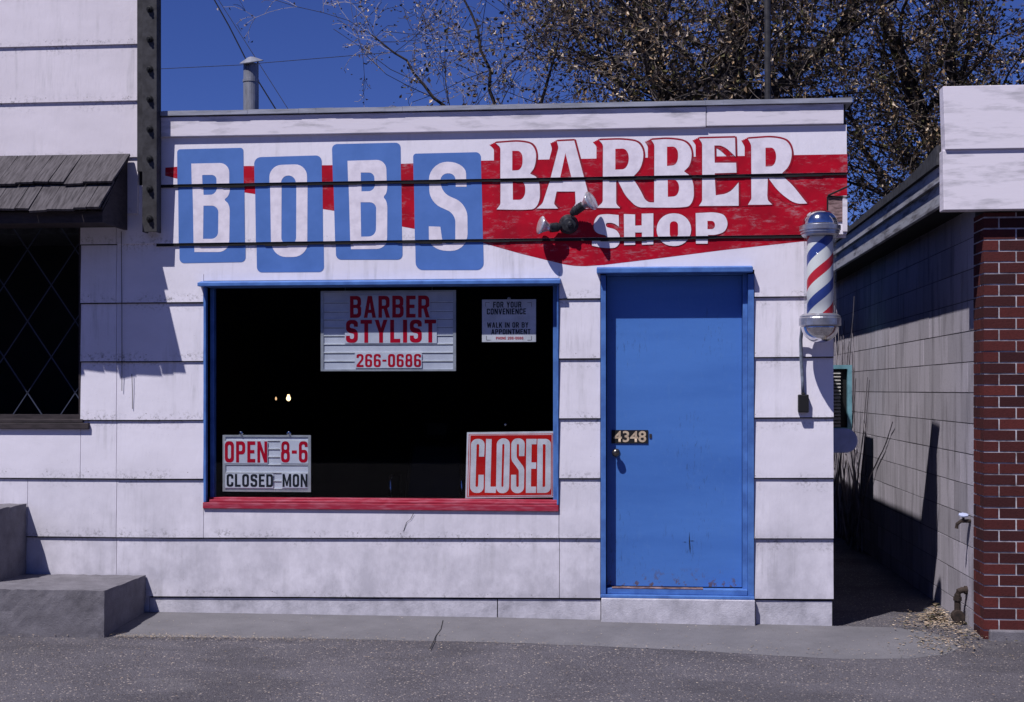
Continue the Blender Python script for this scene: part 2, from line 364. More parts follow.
# concrete apron: thin slab with an irregular outer edge that dies out to the right
edge = [(-9, -.70), (-5, -.68), (-3.2, -.69), (-2, -.66), (-.9, -.67), (-.2, -.70), (.3, -.74), (.8, -.82), (1.2, -.86), (1.6, -.80), (1.85, -.66), (1.98, -.45), (1.90, -.2), (1.72, -.02)]
mb = MB(); sub = []
for (a, b) in zip(edge, edge[1:]):
    for k in range(12):
        t = k / 12; sub.append((a[0] + (b[0] - a[0]) * t, a[1] + (b[1] - a[1]) * t))
sub.append(edge[-1])
sub = [(x, y + .012 * noise.noise(Vector((x * 5, 3, 0)))) for x, y in sub]
for i, (x, y) in enumerate(sub):
    for k in range(6):
        yy = y * (1 - k / 5); xx = x if x < 1.5 else x + (1.5 - x) * (k / 5) * .4
        mb.v.append((xx, yy, gz(xx, yy) + (.010 if k else .001))); mb.t.append(0)
    if i:
        for k in range(5):
            q = (i - 1) * 6 + k; mb.f.append((q, q + 6, q + 7, q + 1)); mb.mi.append(0)
o = mb.build('pavement', 'apron', fix=False); o['kind'] = 'structure'
# crack in the apron
mb = MB(); pts = [(443, 622), (441, 629), (436, 634), (433, 640), (430, 645)]
P = []
for px, py in pts:
    u = (px - 512) / F; v = -(py - HZ) / F; t = (CH - gz(-.6, -.3) - .012) / -v
    P.append((t * (u * cT - sT), t * (u * sT + cT) - CD))
for (a, b) in zip(P, P[1:]):
    mb.add([(a[0] - .003, a[1], gz(*a) + .012), (a[0] + .003, a[1], gz(*a) + .012), (b[0] + .003, b[1], gz(*b) + .012), (b[0] - .003, b[1], gz(*b) + .012)], [(0, 1, 2, 3)])
o = mb.build('pavement_crack', 'black_gap', fix=False); o['kind'] = 'structure'
# ------------------------------------------------------------------ barber shop
XL = X(157); XJ = X(117); XR = X(833.5); XS = X(846.5)
WX0, WX1 = X(207), X(557); WZ0, WZ1 = Z(380, 500), Z(380, 284)
DX0, DX1 = X(606), X(749); DZ0, DZ1 = Z(677, 596), Z(677, 275)
B = root('barber_shop', ((XJ + XR) / 2, 0, 0), 'small white flat-roofed barber shop with blue door and red and blue painted sign', 'shop building')
ox = (XJ + XR) / 2
def course_seg(mb, x0, x1, k, z0=None, z1=None, dy=0.0, sag=0.0):
    "one lapped board between x0 and x1, optionally clipped in height, as a gently uneven sheet with real thickness"
    zb = COURSE0 + COURSE * k if z0 is None else z0; zt = COURSE0 + COURSE * (k + 1) + .02 if z1 is None else z1
    n = max(1, int((x1 - x0) / .12)); V = []; ph = R.random() * 50
    nz = 5
    for i in range(n + 1):
        x = x0 + (x1 - x0) * i / n; sk0 = zc(k, x) if z0 is None else z0; sk1 = (zc(k + 1, x) + .0) if z1 is None else z1
        for j in range(nz + 1):
            f = j / nz; z = sk0 + (sk1 - sk0) * f
            w = .0022 * noise.noise(Vector((x * 1.7 + ph, z * 3, k))) if z0 is None and z1 is None else 0
            V.append((x, ysurf(k, z, x) + dy * (1 - f) + w * (1 - f), z - (sag * math.sin(PI * i / n) if j == 0 else 0)))
    Fs = []
    for i in range(n):
        for j in range(nz):
            q = i * (nz + 1) + j; Fs.append((q, q + nz + 1, q + nz + 2, q + 1))
    mb.add(V, Fs)
    # underside lip back to the sheathing
    V = []; 
    for i in range(n + 1):
        x, y, z = mb.v[len(mb.v) - 0 - (n + 1) * (nz + 1) + i * (nz + 1)] if False else (None, None, None)
        break
    base = len(mb.v) - (n + 1) * (nz + 1)
    low = [mb.v[base + i * (nz + 1)] for i in range(n + 1)]
    mb.add([c for p in low for c in ((p[0], p[1], p[2]), (p[0], .012, p[2]))], [(2 * i, 2 * i + 1, 2 * i + 3, 2 * i + 2) for i in range(n)])
    for (x, i) in ((x0, 0), (x1, n)):
        col = [mb.v[base + i * (nz + 1) + j] for j in range(nz + 1)]
        mb.add([c for p in col for c in ((p[0], p[1], p[2]), (p[0], .012, p[2]))], [(2 * j, 2 * j + 1, 2 * j + 3, 2 * j + 2) for j in range(nz)])
G = .0035
def rows(mb, x0, x1, k, joints=(), z0=None, z1=None):
    cuts = [x0] + [j for j in sorted(joints) if x0 < j < x1] + [x1]
    for a, b in zip(cuts, cuts[1:]):
        course_seg(mb, a + G / 2, b - G / 2, k, z0, z1, dy=(R.uniform(-.0015, .0015) if k < 6 and z0 is None else 0))
mb = MB()
cas0, cas1 = WX0 - .020, WX1 + .014; dc0, dc1 = X(600.5), X(754)
for k in range(0, 6):
    zb = COURSE0 + COURSE * k; zt = zb + COURSE
    jl = [X(R.uniform(150, 200))] if k in (4,) else []
    if k == 5:
        za, zc_ = WZ1 + .03, DZ1 + .03; lo_, hi_ = sorted((za, zc_))
        rows(mb, XJ, XR, k, (), hi_, None)
        rows(mb, XJ, cas0, k, (), None, hi_); rows(mb, cas1, dc0, k, (), None, hi_); rows(mb, dc1, XR, k, (), None, hi_)
        if za < zc_: rows(mb, cas0, cas1, k, (), za, hi_)
        else: rows(mb, dc0, dc1, k, (), zc_, hi_)
        continue
    wb, wt = WZ0 - .05, WZ1 + .03
    segs_top = zt > wb and zb < wt
    if zt <= wb + .001 or (zb < wb < zt):    # below the sill (possibly clipped)
        if zb < wb < zt:
            rows(mb, XJ, cas0, k); rows(mb, cas1, dc0, k)
            rows(mb, cas0, cas1, k, (), None, wb)
        else:
            rows(mb, XJ, dc0, k, (X(559.5),) if k == 0 else (X(205), X(559)) if k == 1 else ())
    elif zb < wt < zt:
        rows(mb, XJ, cas0, k); rows(mb, cas1, dc0, k); rows(mb, cas0, cas1, k, (), wt, None)
    else:
        rows(mb, XJ, cas0, k); rows(mb, cas1, dc0, k)
    # above / right of the door
    if zb < DZ1 + .03 < zt: rows(mb, dc0, dc1, k, (), DZ1 + .03, None)
    rows(mb, dc1, XR, k)
wall = mb.build('siding_wall', 'white', B, fix=True)
def shade_lines(segs, par, h, y=-.0125):  # solid black strips imitating the shade line under each board's lower edge
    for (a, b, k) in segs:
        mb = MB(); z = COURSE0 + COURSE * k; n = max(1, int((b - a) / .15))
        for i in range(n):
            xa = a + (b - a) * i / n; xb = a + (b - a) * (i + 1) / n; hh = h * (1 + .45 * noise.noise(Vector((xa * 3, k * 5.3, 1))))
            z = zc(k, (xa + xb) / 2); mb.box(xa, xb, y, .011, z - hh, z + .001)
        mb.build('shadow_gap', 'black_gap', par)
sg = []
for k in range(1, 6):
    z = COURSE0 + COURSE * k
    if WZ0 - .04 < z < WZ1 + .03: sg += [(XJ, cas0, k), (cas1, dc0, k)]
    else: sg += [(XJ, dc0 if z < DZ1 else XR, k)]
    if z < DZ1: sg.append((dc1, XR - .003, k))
shade_lines(sg, B, .007)
mb = MB()   # sheathing behind the boards with the openings left out
Zr = 3.2
mb.box(XJ, WX0, .013, .15, -.1, Zr); mb.box(WX0, WX1, .013, .15, -.1, WZ0 - .01); mb.box(WX0, WX1, .013, .15, WZ1 + .01, Zr)
mb.box(WX1, DX0, .013, .15, -.1, Zr); mb.box(DX0, DX1, .013, .15, DZ1 + .05, Zr); mb.box(DX1, XR - .004, .013, .15, -.1, Zr)
mb.build('wall_sheathing', 'black_gap', B)
# skirt boards at the foot
mb = MB()
for a, b, zt in ((X(150), X(497), .085), (X(498), dc0 - .0, .088), (dc1 + .012, XR - .01, .085)):
    n = 30; 
    for i in range(n):
        xa = a + (b - a) * i / n; xb = a + (b - a) * (i + 1) / n
        mb.box(xa, xb, -.004, .012, -.1, zc(0, xa) - .012 - .010 * abs(noise.noise(Vector((xa * 1.3, 7, 2)))))
    mb.build('skirt_board', 'threshold_conc', B); mb = MB()
mb = MB(); cp = [at(*q, 0) for q in ((414, 513), (411, 519), (407, 522), (404, 531))]
for a, b in zip(cp, cp[1:]): mb.add([(a.x - .002, -.0185, a.z), (a.x + .002, -.0185, a.z), (b.x + .002, -.0185, b.z), (b.x - .002, -.0185, b.z)], [(0, 1, 2, 3)])
mb.build('crack', 'black_gap', B, fix=False)
# --- sign band: courses 6 (2.518..2.921) and 7 (2.921..3.235)
mb = MB()
course_seg(mb, XL, XS, 6) ; course_seg(mb, XL, XS, 7, None, SIGN_TOP)
mb.box(XR - .002, XS - .001, .0125, .06, 2.50, SIGN_TOP)
sign = mb.build('sign_board', 'sign_white', B)
shade_lines([(XL, XR - .003, 6), (XL, XS - .003, 7)], sign, .021, -.0135)
S1 = (170, 140, 5.0125); S2 = (325, 140, 5.0125); S3 = (480, 125, 7.0167); S4 = (590, 125, 7.0167); S5 = (690, 125, 7.0167); S6 = (590, 200, 7.314)
ID = (0, 0, 1)
band = [(166, 168), (178, 167), (330, 165.5), (405, 164), (482, 161), (560, 159.5), (700, 157), (847, 154.5), (847, 195.5), (827, 196.5), (827, 240), (801, 241.5),
        (720, 250.5), (650, 259.5), (604, 265), (578, 266.8, 10), (560, 263.5), (520, 253.5), (483, 243), (420, 230), (404, 227), (335, 211), (322, 209, 6), (255, 194), (245, 192.5), (178, 179, 8), (166, 176)]
mb = MB(); paint(mb, [zone(band, ID)], .0008); mb.build('red_painted_band', 'red', sign, fix=False)
def b_letter(): pass
panels = [
 ([(38, 48, 16), (370, 40, 16), (381, 612, 24), (50, 618, 24)], S1,
  [[(110, 120), (300, 116, 48), (302, 275, 32), (273, 300, 8), (302, 325, 32), (301, 562, 58), (124, 562), (118, 350)], [(165, 177, 5), (237, 177, 24), (238, 274, 40), (170, 276)], [(170, 330), (245, 330, 34), (245, 497, 34), (170, 497)]], 'blue rounded panel with a white letter B, first of four'),
 ([(424, 88, 34), (762, 78, 30), (774, 662, 26), (438, 664, 26)], S1,
  [[(500, 128, 62), (690, 122, 62), (692, 586, 72), (512, 588, 72)], [(560, 180, 38), (634, 180, 38), (636, 528, 38), (562, 528, 38)]], 'blue rounded panel with a white letter O'),
 ([(36, 22, 26), (380, 14, 26), (390, 600, 26), (57, 600, 26)], S2,
  [[(115, 106), (308, 100, 48), (314, 262, 32), (293, 287, 8), (314, 312, 32), (314, 546, 54), (131, 548)], [(182, 165), (250, 165, 28), (252, 257, 34), (184, 258)], [(180, 313), (258, 313, 32), (258, 485, 38), (184, 486)]], 'highest blue panel with a white letter B, third of four'),
 ([(443, 70, 16), (782, 62, 26), (797, 652, 36), (456, 652, 36)], S2,
  [[(710, 235), (708, 110, 92), (522, 112, 92), (524, 312, 60), (655, 372, 40), (655, 522, 26), (592, 520, 26), (580, 436), (522, 434), (524, 555, 88), (718, 558, 88), (714, 322, 62), (582, 264, 48), (580, 170, 36), (656, 168, 36), (656, 235)]], 'blue rounded panel with a white letter S'),
]
for pn, reg, letter, lab in panels:
    mb = MB(); paint(mb, [zone(pn, reg)], .0016); po = mb.build('blue_letter_panel', 'blue_panel', sign, fix=False); po['label'] = lab
    mb2 = MB(); paint(mb2, [zone(l, reg) for l in letter], .0024)
    # letters belong to the lettering of the board
    lo = mb2.build('painted_letter', 'letter_white', sign, fix=False)
barber = [
 (S3, [[(112, 130), (300, 116, 70), (396, 150, 80), (394, 290, 70), (352, 345, 6), (418, 375, 60), (424, 590, 120), (300, 597, 30), (118, 594), (145, 558, 12), (145, 160, 14)],
       [(228, 184), (300, 184, 50), (300, 318, 60), (228, 322)], [(230, 392), (318, 392, 50), (318, 525, 62), (232, 526)]]),
 (S3, [[(540, 118), (662, 112), (752, 450), (770, 540, 15), (812, 588), (645, 590), (672, 555, 10), (668, 468), (538, 468), (520, 555, 8), (548, 588), (398, 588), (440, 552, 15), (498, 370), (552, 160, 10)],
       [(600, 200), (648, 392), (560, 392)]]),
 (S4, [[(65, 110), (250, 104, 70), (374, 130, 100), (374, 290, 90), (298, 372, 16), (350, 450, 40), (395, 545, 40), (455, 545), (455, 580), (330, 580, 34), (250, 500, 34), (192, 385), (183, 400), (184, 555, 10), (212, 585), (45, 583), (90, 545, 14), (92, 140, 14)],
       [(178, 170), (272, 166, 66), (272, 312, 74), (178, 316)]]),
 (S4, [[(430, 108), (580, 98, 70), (710, 130, 90), (714, 275, 70), (658, 328, 6), (724, 375, 60), (732, 570, 100), (620, 581, 30), (440, 581), (450, 540), (452, 140, 14)],
       [(540, 155), (616, 153, 50), (618, 282, 60), (540, 290)], [(545, 385), (624, 385, 50), (624, 500, 54), (546, 505)]]),
 (S5, [[(62, 98), (315, 92), (318, 225), (235, 146, 50), (170, 146), (172, 268), (322, 268), (325, 338), (172, 342), (180, 495), (275, 480, 40), (340, 405), (340, 568), (62, 570), (85, 535, 10), (85, 130, 12)]]),
 (S5, [[(405, 100), (600, 86, 70), (712, 125, 100), (712, 275, 90), (638, 348, 14), (720, 425, 30), (820, 552), (735, 556, 50), (620, 470, 50), (545, 368), (541, 500), (545, 530, 8), (575, 560), (405, 562), (430, 520, 8), (428, 140, 14)],
       [(528, 162), (602, 160, 62), (602, 290, 62), (528, 295)]]),
 (S6, [[(210, 112), (212, 198), (170, 168, 24), (115, 170, 14), (118, 200, 14), (218, 225, 50), (222, 350, 70), (110, 354, 40), (15, 335), (15, 290), (95, 302, 18), (130, 286, 12), (120, 262, 18), (22, 240, 50), (35, 118, 60), (110, 103, 40)]]),
 (S6, [[(248, 105), (330, 108), (330, 190), (378, 188), (378, 102), (463, 100), (463, 325), (380, 328), (380, 240), (330, 240), (330, 328), (250, 330)]]),
 (S6, [[(487, 100, 118), (739, 100, 118), (739, 337, 118), (487, 337, 118)], [(583, 158, 28), (643, 158, 28), (643, 278, 28), (583, 278, 28)]]),
 (S6, [[(772, 98), (935, 90, 60), (1004, 125, 70), (1004, 225, 60), (930, 258, 40), (862, 258), (860, 320), (775, 320)], [(858, 155), (912, 155, 26), (912, 215, 26), (858, 215)]]),
]
mb = MB(); q = 0
for reg, L in barber[:6]:
    for dx, dy in ((-46, 10), (-34, 4), (-22, -2), (-10, -9), (2, -13), (12, -9), (14, 3)):
        paint(mb, [zone(L[0], reg, dx, dy)], .0012 + q * .00004); q += 1
mb.build('lettering_outline', 'red', sign, fix=False)
mb = MB()
for i, (reg, L) in enumerate(barber[:6]):
    for j, (dx, dy) in enumerate(((-5, 0), (0, -5), (5, 0), (0, 5), (2, -12), (11, -9))):
        paint(mb, [zone(L[0], reg, dx, dy)], .00285 + (i * 6 + j) * .00003)
for i, (reg, L) in enumerate(barber[6:]):
    for j, (dx, dy) in enumerate(((-4, 0), (4, 0), (0, 4), (0, -4))):
        paint(mb, [zone(L[0], reg, dx, dy)], .00285 + (i * 6 + j) * .00003)
mb.build('lettering_dark_edge', 'red_outline', sign, fix=False)
for i, (reg, L) in enumerate(barber):
    mb = MB(); paint(mb, [zone(L[0], reg)], .0041 + .0001 * (i % 3)); lo = mb.build('painted_letter', 'letter_white', sign, fix=False)
    if len(L) > 1:
        for h in L[1:]:
            mb = MB(); paint(mb, [zone(h, reg)], .0048); mb.build('letter_counter', 'red', lo, fix=False)
# --- fascia board and metal cap along the top
mb = MB(); xa, xm, xb = XL, X(706), X(843)
zt = 3.365
mb.box(xa, xm - .002, -.034, .0, 3.232, zt); mb.box(xm + .002, xb, -.032, .0, 3.238, zt + .004)
mb.build('fascia_board', 'fascia_white', B, bev=.003)
mb = MB(); n = 40
for i in range(n):
    a = XL - .06 + (X(851) - XL + .06) * i / n; b = XL - .06 + (X(851) - XL + .06) * (i + 1) / n; w = .005 * noise.noise(Vector((i * .35, 0, 0)))
    mb.hexa([(a, -.055 + w, 3.372), (b, -.055 + w, 3.372), (b, .20, 3.372), (a, .20, 3.372)], [(a, -.055 + w, 3.402 + w), (b, -.055 + w, 3.402 + w), (b, .20, 3.425), (a, .20, 3.425)])
mb.build('roof_edge_cap', 'roof_metal', B)
# body: roof, side and back walls, parapet back
SR = 2.74
mb = MB(); mb.box(XJ, XS, .151, 7, SR - .12, SR); mb.build('flat_roof', 'roofing', B)
mb = MB(); mb.box(XR - .15, XR - .004, .151, 7, -.1, SR - .121); mb.box(XJ + .12, XR - .151, 6.85, 7, -.1, SR - .121); mb.box(XJ - .0, XJ + .118, .151, 7, -.1, SR - .121)
mb.build('side_wall', 'side_wall', B)
mb = MB(); mb.box(XL, XS - .003, .02, .15, 3.201, 3.37); mb.add([(XS - .02, .151, SR), (XS, .151, SR), (XS, .151, 3.37), (XS - .02, .151, 3.37), (XS - .02, .50, SR), (XS, .50, SR)], [(0, 3, 4), (1, 5, 2), (2, 5, 4, 3), (0, 4, 5, 1), (0, 1, 2, 3)])
mb.build('parapet_return', 'side_wall', B)
# dark room behind the glass
mb = MB()
for f in (((XJ + .12, 5), (XR - .2, 5)),):
    mb.box(XJ + .13, XR - .16, 5.0, 5.05, 0, 2.55)
mb.box(XJ + .13, XR - .16, .16, 5.0, -.02, .03); mb.box(XJ + .13, XR - .16, .16, 5.0, 2.55, 2.6)
mb.box(XJ + .121, XJ + .129, .16, 5, 0, 2.55); mb.box(XR - .159, XR - .151, .16, 5, 0, 2.55)
mb.build('dark_room', 'interior', B)
# --- window
mb = MB()
mb.box(cas0 + .002, WX0, -.024, .10, WZ0 - .022, WZ1 - .013); mb.box(WX1, cas1 - .002, -.024, .10, WZ0 - .022, WZ1 - .013)
mb.box(WX0 + .001, WX1 - .001, .02, .10, WZ1 - .015, WZ1 + .02)
mb.box(WX0 + .001, WX0 + .03, .06, .11, WZ0, WZ1 - .016); mb.box(WX1 - .03, WX1 - .001, .06, .11, WZ0, WZ1 - .016)
win = mb.build('window_frame', 'blue_trim', B, bev=.003)
mb = MB()
mb.add([(cas0 - .020, -.085, WZ1 + .012), (cas1 + .012, -.085, WZ1 + .012), (cas1 + .012, .012, WZ1 + .032), (cas0 - .020, .012, WZ1 + .032),
        (cas0 - .020, -.085, WZ1 - .012), (cas1 + .012, -.085, WZ1 - .012), (cas1 + .012, .012, WZ1 - .012), (cas0 - .020, .012, WZ1 - .012)],
       [(0, 1, 2, 3), (4, 7, 6, 5), (0, 4, 5, 1), (1, 5, 6, 2), (2, 6, 7, 3), (3, 7, 4, 0)])
mb.build('window_hood', 'blue_trim', win, bev=.003)
mb = MB(); mb.box(cas0 - .002, cas1 - .002, -.026, .02, WZ0 - .066, WZ0 - .024); mb.box(cas0 + .04, cas1 - .008, -.014, .03, WZ0 - .0235, WZ0 - .006); mb.box(WX0, WX1, .0305, .12, WZ0 - .02, WZ0 + .006)
mb.build('window_sill', 'maroon', win, bev=.004)
mb = MB(); mb.box(WX0 + .01, WX1 - .01, .064, .068, WZ0 + .004, WZ1 - .01); mb.build('pane', 'glass', win)
# --- door
mb = MB(); dl0, dl1 = DX0 + .002, X(742, .066); dz0 = Z(677, 587, .05)
mb.box(dl0, dl1, .066, .11, dz0, DZ1 + .0)
door = mb.build('door', 'door', B, bev=.003)
mb = MB(); mb.box(dc0 + .002, DX0, -.026, .12, DZ0 + .01, DZ1 + .001); mb.box(dl1 + .002, DX1 - .008, .02, .12, DZ0 + .01, DZ1 + .001); mb.box(DX1 - .0075, dc1 - .002, -.026, .12, DZ0 + .01, DZ1 + .001)
mb.box(DX0 + .0005, DX1 - .0085, .02, .12, DZ1 + .0015, DZ1 + .03)
fr = mb.build('door_frame', 'blue_trim', B, bev=.002)
mb = MB(); zt = DZ1 + .048; a, b = X(597), X(752)
mb.hexa([(a, -.085, zt - .038), (b, -.085, zt - .038), (b, .012, zt - .038), (a, .012, zt - .038)], [(a, -.085, zt - .006), (b, -.085, zt - .006), (b, .012, zt + .012), (a, .012, zt + .012)])
mb.build('door_hood', 'blue_trim', fr, bev=.003)
mb = MB(); mb.box(dc0 + .001, dc1 - .001, -.05, .12, DZ0 - .012, DZ0 + .009); mb.box(DX0 + .001, DX1 - .01, -.01, .065, DZ0 + .0095, dz0 - .005)
mb.build('door_threshold', 'blue_trim', fr, bev=.004)
mb = MB(); mb.box(DX0 + .04, DX1 - .3, -.012, .05, dz0 - .0045, dz0 - .001); mb.build('worn_threshold_strip', 'wood_grey', fr)
mb = MB(); mb.box(X(601.5), X(754.5), -.06, .13, -.12, DZ0 - .0125); mb.build('door_step', 'threshold_conc', B, bev=.006)
kp = at(616, 453, .0)
mb = MB(); mb.lathe((kp.x, .067, kp.z), (0, -1, 0), [(0, .026), (.006, .027), (.012, .014), (.030, .012), (.038, .022), (.050, .027), (.062, .024), (.068, .012), (.069, .001)], 20)
mb.build('door_knob', 'knob', door, smooth=True)
p0, p1 = at(611.5, 430, .05), at(648, 443.5, .05)
mb = MB(); mb.box(p0.x, p1.x, .059, .0658, p1.z, p0.z); plate = mb.build('number_plate', 'black', door)
mb = MB(); s = at(650.5, 436, .05); mb.box(s.x - .008, s.x + .008, .060, .0655, s.z - .014, s.z + .014); mb.build('door_latch', 'brown_dark', door)
# dent and split in the lower door skin
mb = MB(); c = at(689.5, 542, .05)
for dx, dz, w, h in ((0, 0, .0035, .07), (.018, .006, .018, .0022), (-.03, -.002, .010, .002), (.006, -.045, .002, .04)):
    mb.add([(c.x + dx - w, .0648, c.z + dz), (c.x + dx, .0648, c.z + dz - h), (c.x + dx + w, .0648, c.z + dz), (c.x + dx, .0648, c.z + dz + h)], [(0, 1, 2, 3)])
mb.build('split_in_skin', 'black_gap', door)
# --- text from the built-in face, as mesh
GL = {}
def _o(w, h, s, r): return [[(0, 0, r), (w, 0, r), (w, h, r), (0, h, r)], [(s, s, r * .5), (w - s, s, r * .5), (w - s, h - s, r * .5), (s, h - s, r * .5)]]
def glyph(c):
    "plain condensed block capitals, 100 high, x right, y up; outer loop first"
    W, s, r = 52, 17, 20; h = 100
    if c in 'O0': return W, _o(W, h, s, r)
    if c == 'D': return W, [[(0, 0), (W, 0, r), (W, h, r), (0, h)], [(s, s), (W - s, s, 9), (W - s, h - s, 9), (s, h - s)]]
    if c == 'C': return W, [[(0, 0, r), (W, 0, r), (W, 36), (W - s, 36), (W - s, s, 8), (s, s, 8), (s, h - s, 8), (W - s, h - s, 8), (W - s, 64), (W, 64), (W, h, r), (0, h, r)]]
    if c == 'L': return 44, [[(0, 0), (44, 0), (44, s), (s, s), (s, h), (0, h)]]
    if c == 'I': return s + 1, [[(0, 0), (s + 1, 0), (s + 1, h), (0, h)]]
    if c == 'E': return 45, [[(0, 0), (45, 0), (45, s), (s, s), (s, 43), (40, 43), (40, 59), (s, 59), (s, h - s), (45, h - s), (45, h), (0, h)]]
    if c == 'F': return 44, [[(0, 0), (s, 0), (s, 42), (40, 42), (40, 58), (s, 58), (s, h - s), (44, h - s), (44, h), (0, h)]]
    if c == 'T': return 50, [[(25 - s / 2, 0), (25 + s / 2, 0), (25 + s / 2, h - s), (50, h - s), (50, h), (0, h), (0, h - s), (25 - s / 2, h - s)]]
    if c == 'Y': return 56, [[(28 - s / 2, 0), (28 + s / 2, 0), (28 + s / 2, 42), (56, h), (38, h), (28, 64), (18, h), (0, h), (28 - s / 2, 42)]]
    if c == 'V': return 58, [[(20, 0), (38, 0), (58, h), (40, h), (29, 36), (18, h), (0, h)]]
    if c == 'W': return 80, [[(14, 0), (30, 0), (40, 56), (50, 0), (66, 0), (80, h), (63, h), (57, 42), (48, 92), (32, 92), (23, 42), (17, h), (0, h)]]
    if c == 'M': return 70, [[(0, 0), (s, 0), (s, 62), (29, 8), (41, 8), (70 - s, 62), (70 - s, 0), (70, 0), (70, h), (70 - s, h), (35, 38), (s, h), (0, h)]]
    if c == 'N': return 56, [[(0, 0), (s - 1, 0), (s - 1, 60), (56 - s, 0), (56, 0), (56, h), (57 - s, h), (57 - s, 42), (s, h), (0, h)]]
    if c == 'U': return W, [[(0, 0, r), (W, 0, r), (W, h), (W - s, h), (W - s, s, 8), (s, s, 8), (s, h), (0, h)]]
    if c == 'K': return 56, [[(0, 0), (s, 0), (s, 30), (25, 43), (38, 0), (57, 0), (38, 60), (56, h), (37, h), (s, 56), (s, h), (0, h)]]
    if c == 'A': return 58, [[(0, 0), (17, 0), (21, 22), (37, 22), (41, 0), (58, 0), (39, h), (19, h)], [(24, 37), (29, 70), (34, 37)]]
    if c == 'P': return W, [[(0, 0), (s, 0), (s, 38), (W, 38, r), (W, h, r), (0, h)], [(s, 54), (W - s, 54, 8), (W - s, h - s, 8), (s, h - s)]]
    if c == 'R': return 54, [[(0, 0), (s, 0), (s, 40), (25, 40), (36, 0), (55, 0), (42, 44), (53, 50, 6), (53, h, r), (0, h)], [(s, 55), (36, 55, 8), (36, h - s, 8), (s, h - s)]]
    if c == 'B': return 54, [[(0, 0), (54, 0, r), (54, 50, 12), (47, 53), (53, 57, 10), (53, h, r), (0, h)], [(s, s), (37, s, 8), (37, 45, 8), (s, 45)], [(s, 60), (36, 60, 8), (36, h - s, 8), (s, h - s)]]
    if c == 'S': return W, [[(0, 0, r), (W, 0, r), (W, 58, 18), (s, 66, 6), (s, h - s, 8), (W - s, h - s, 8), (W - s, 70), (W, 70), (W, h, r), (0, h, r), (0, 46, 18), (W - s, 40, 6), (W - s, s, 8), (s, s, 8), (s, 31), (0, 31)]]
    if c == 'H': return 54, [[(0, 0), (s, 0), (s, 42), (54 - s, 42), (54 - s, 0), (54, 0), (54, h), (54 - s, h), (54 - s, 58), (s, 58), (s, h), (0, h)]]
    if c == '8': return W, [[(0, 0, r), (W, 0, r), (W, 48, 14), (47, 53), (50, 58, 10), (50, h, r), (2, h, r), (2, 58, 10), (5, 53), (0, 48, 14)], [(s, 15, 8), (W - s, 15, 8), (W - s, 44, 8), (s, 44, 8)], [(s, 60, 8), (W - s, 60, 8), (W - s, 85, 8), (s, 85, 8)]]
    if c == '6': return W, [[(0, 0, r), (W, 0, r), (W, 60, r), (s, 60, 3), (s, h - 15, 8), (W - s, h - 15, 8), (W - s, 73), (W, 73), (W, h, r), (0, h, r)], [(s, 15, 8), (W - s, 15, 8), (W - s, 46, 8), (s, 46, 8)]]
    if c == '2': return W, [[(0, 0), (W, 0), (W, 17), (21, 17), (W, 58, 12), (W, h, r), (0, h, r), (0, 70), (s, 70), (s, h - 15, 8), (W - s, h - 15, 8), (W - s, 60, 6), (0, 16)]]
    if c == '-': return 30, [[(0, 42), (30, 42), (30, 57), (0, 57)]]
    return 26, []
def block_text(body, x0, x1, z0, z1, y, m, parent, gap=12, y2=None):
    cur = 0; items = []
    for ch in body:
        w, loops = glyph(ch)
        items.append((cur, loops)); cur += w + gap
    tot = cur - gap; mb = MB(); sx_ = (x1 - x0) / tot; sz_ = (z1 - z0) / 100
    for off, loops in items:
        if not loops: continue
        L = [[(x0 + (off + p[0]) * sx_, z0 + p[1] * sz_) for p in rounded(l, 5)] for l in loops]
        vs, tr = fill2d(L); mb.add([(p[0], y, p[1]) for p in vs], tr)
    return mb.build('lettering', m, parent, fix=False)
def text_mesh(body, x0, x1, z0, z1, y, m, parent, bold=.03, name='lettering', ext=.0015):
    cu = bpy.data.curves.new('t', 'FONT'); cu.body = body; cu.size = 1; cu.offset = bold; cu.extrude = 0
    ob = bpy.data.objects.new('t', cu); COL.objects.link(ob); bpy.context.view_layer.update()
    me = bpy.data.meshes.new_from_object(ob.evaluated_get(bpy.context.evaluated_depsgraph_get()))
    bpy.data.objects.remove(ob); bpy.data.curves.remove(cu)
    xs_ = [v.co.x for v in me.vertices]; ys_ = [v.co.y for v in me.vertices]
    ax, bx, ay, by = min(xs_), max(xs_), min(ys_), max(ys_)
    for v in me.vertices:
        v.co = Vector((x0 + (v.co.x - ax) / (bx - ax) * (x1 - x0), y, z0 + (v.co.y - ay) / (by - ay) * (z1 - z0)))
    if me.materials: me.materials.clear()
    return link(name, me, m, parent)
text_mesh('4348', at(613, 0).x * 1 + .004, p1.x - .012, p1.z + .008, p0.z - .006, .0578, 'cream', plate, .02, 'numerals')
# --- weathered patch at the right end of the sign, flashing and strap
mb = MB(); a, b = at(827.5, 196.5), at(842.5, 222); mb.box(a.x, b.x, -.021, -.0195, b.z, a.z); mb.build('bare_wood_patch', 'wood_grey', B)
mb = MB(); mb.tube([(at(827, 196.3).x, -.03, at(827, 196.3).z), (at(848, 187).x, -.05, at(848, 187).z)], .006, 6)
mb.tube([(at(827, 196.3).x, -.026, at(827, 196.6).z), (at(848, 198).x, -.03, at(848, 198).z)], .005, 6)
mb.box(at(826.3, 0).x, at(827.6, 0).x, -.024, -.019, at(827, 236).z, at(827, 197).z)
mb.build('lifted_flashing', 'black', B)
mb = MB(); mb.box(at(842, 0).x, at(846.8, 0).x, -.028, -.0205, at(845, 232).z, at(845, 199).z); mb.build('metal_strap', 'fascia_white', B, bev=.001)
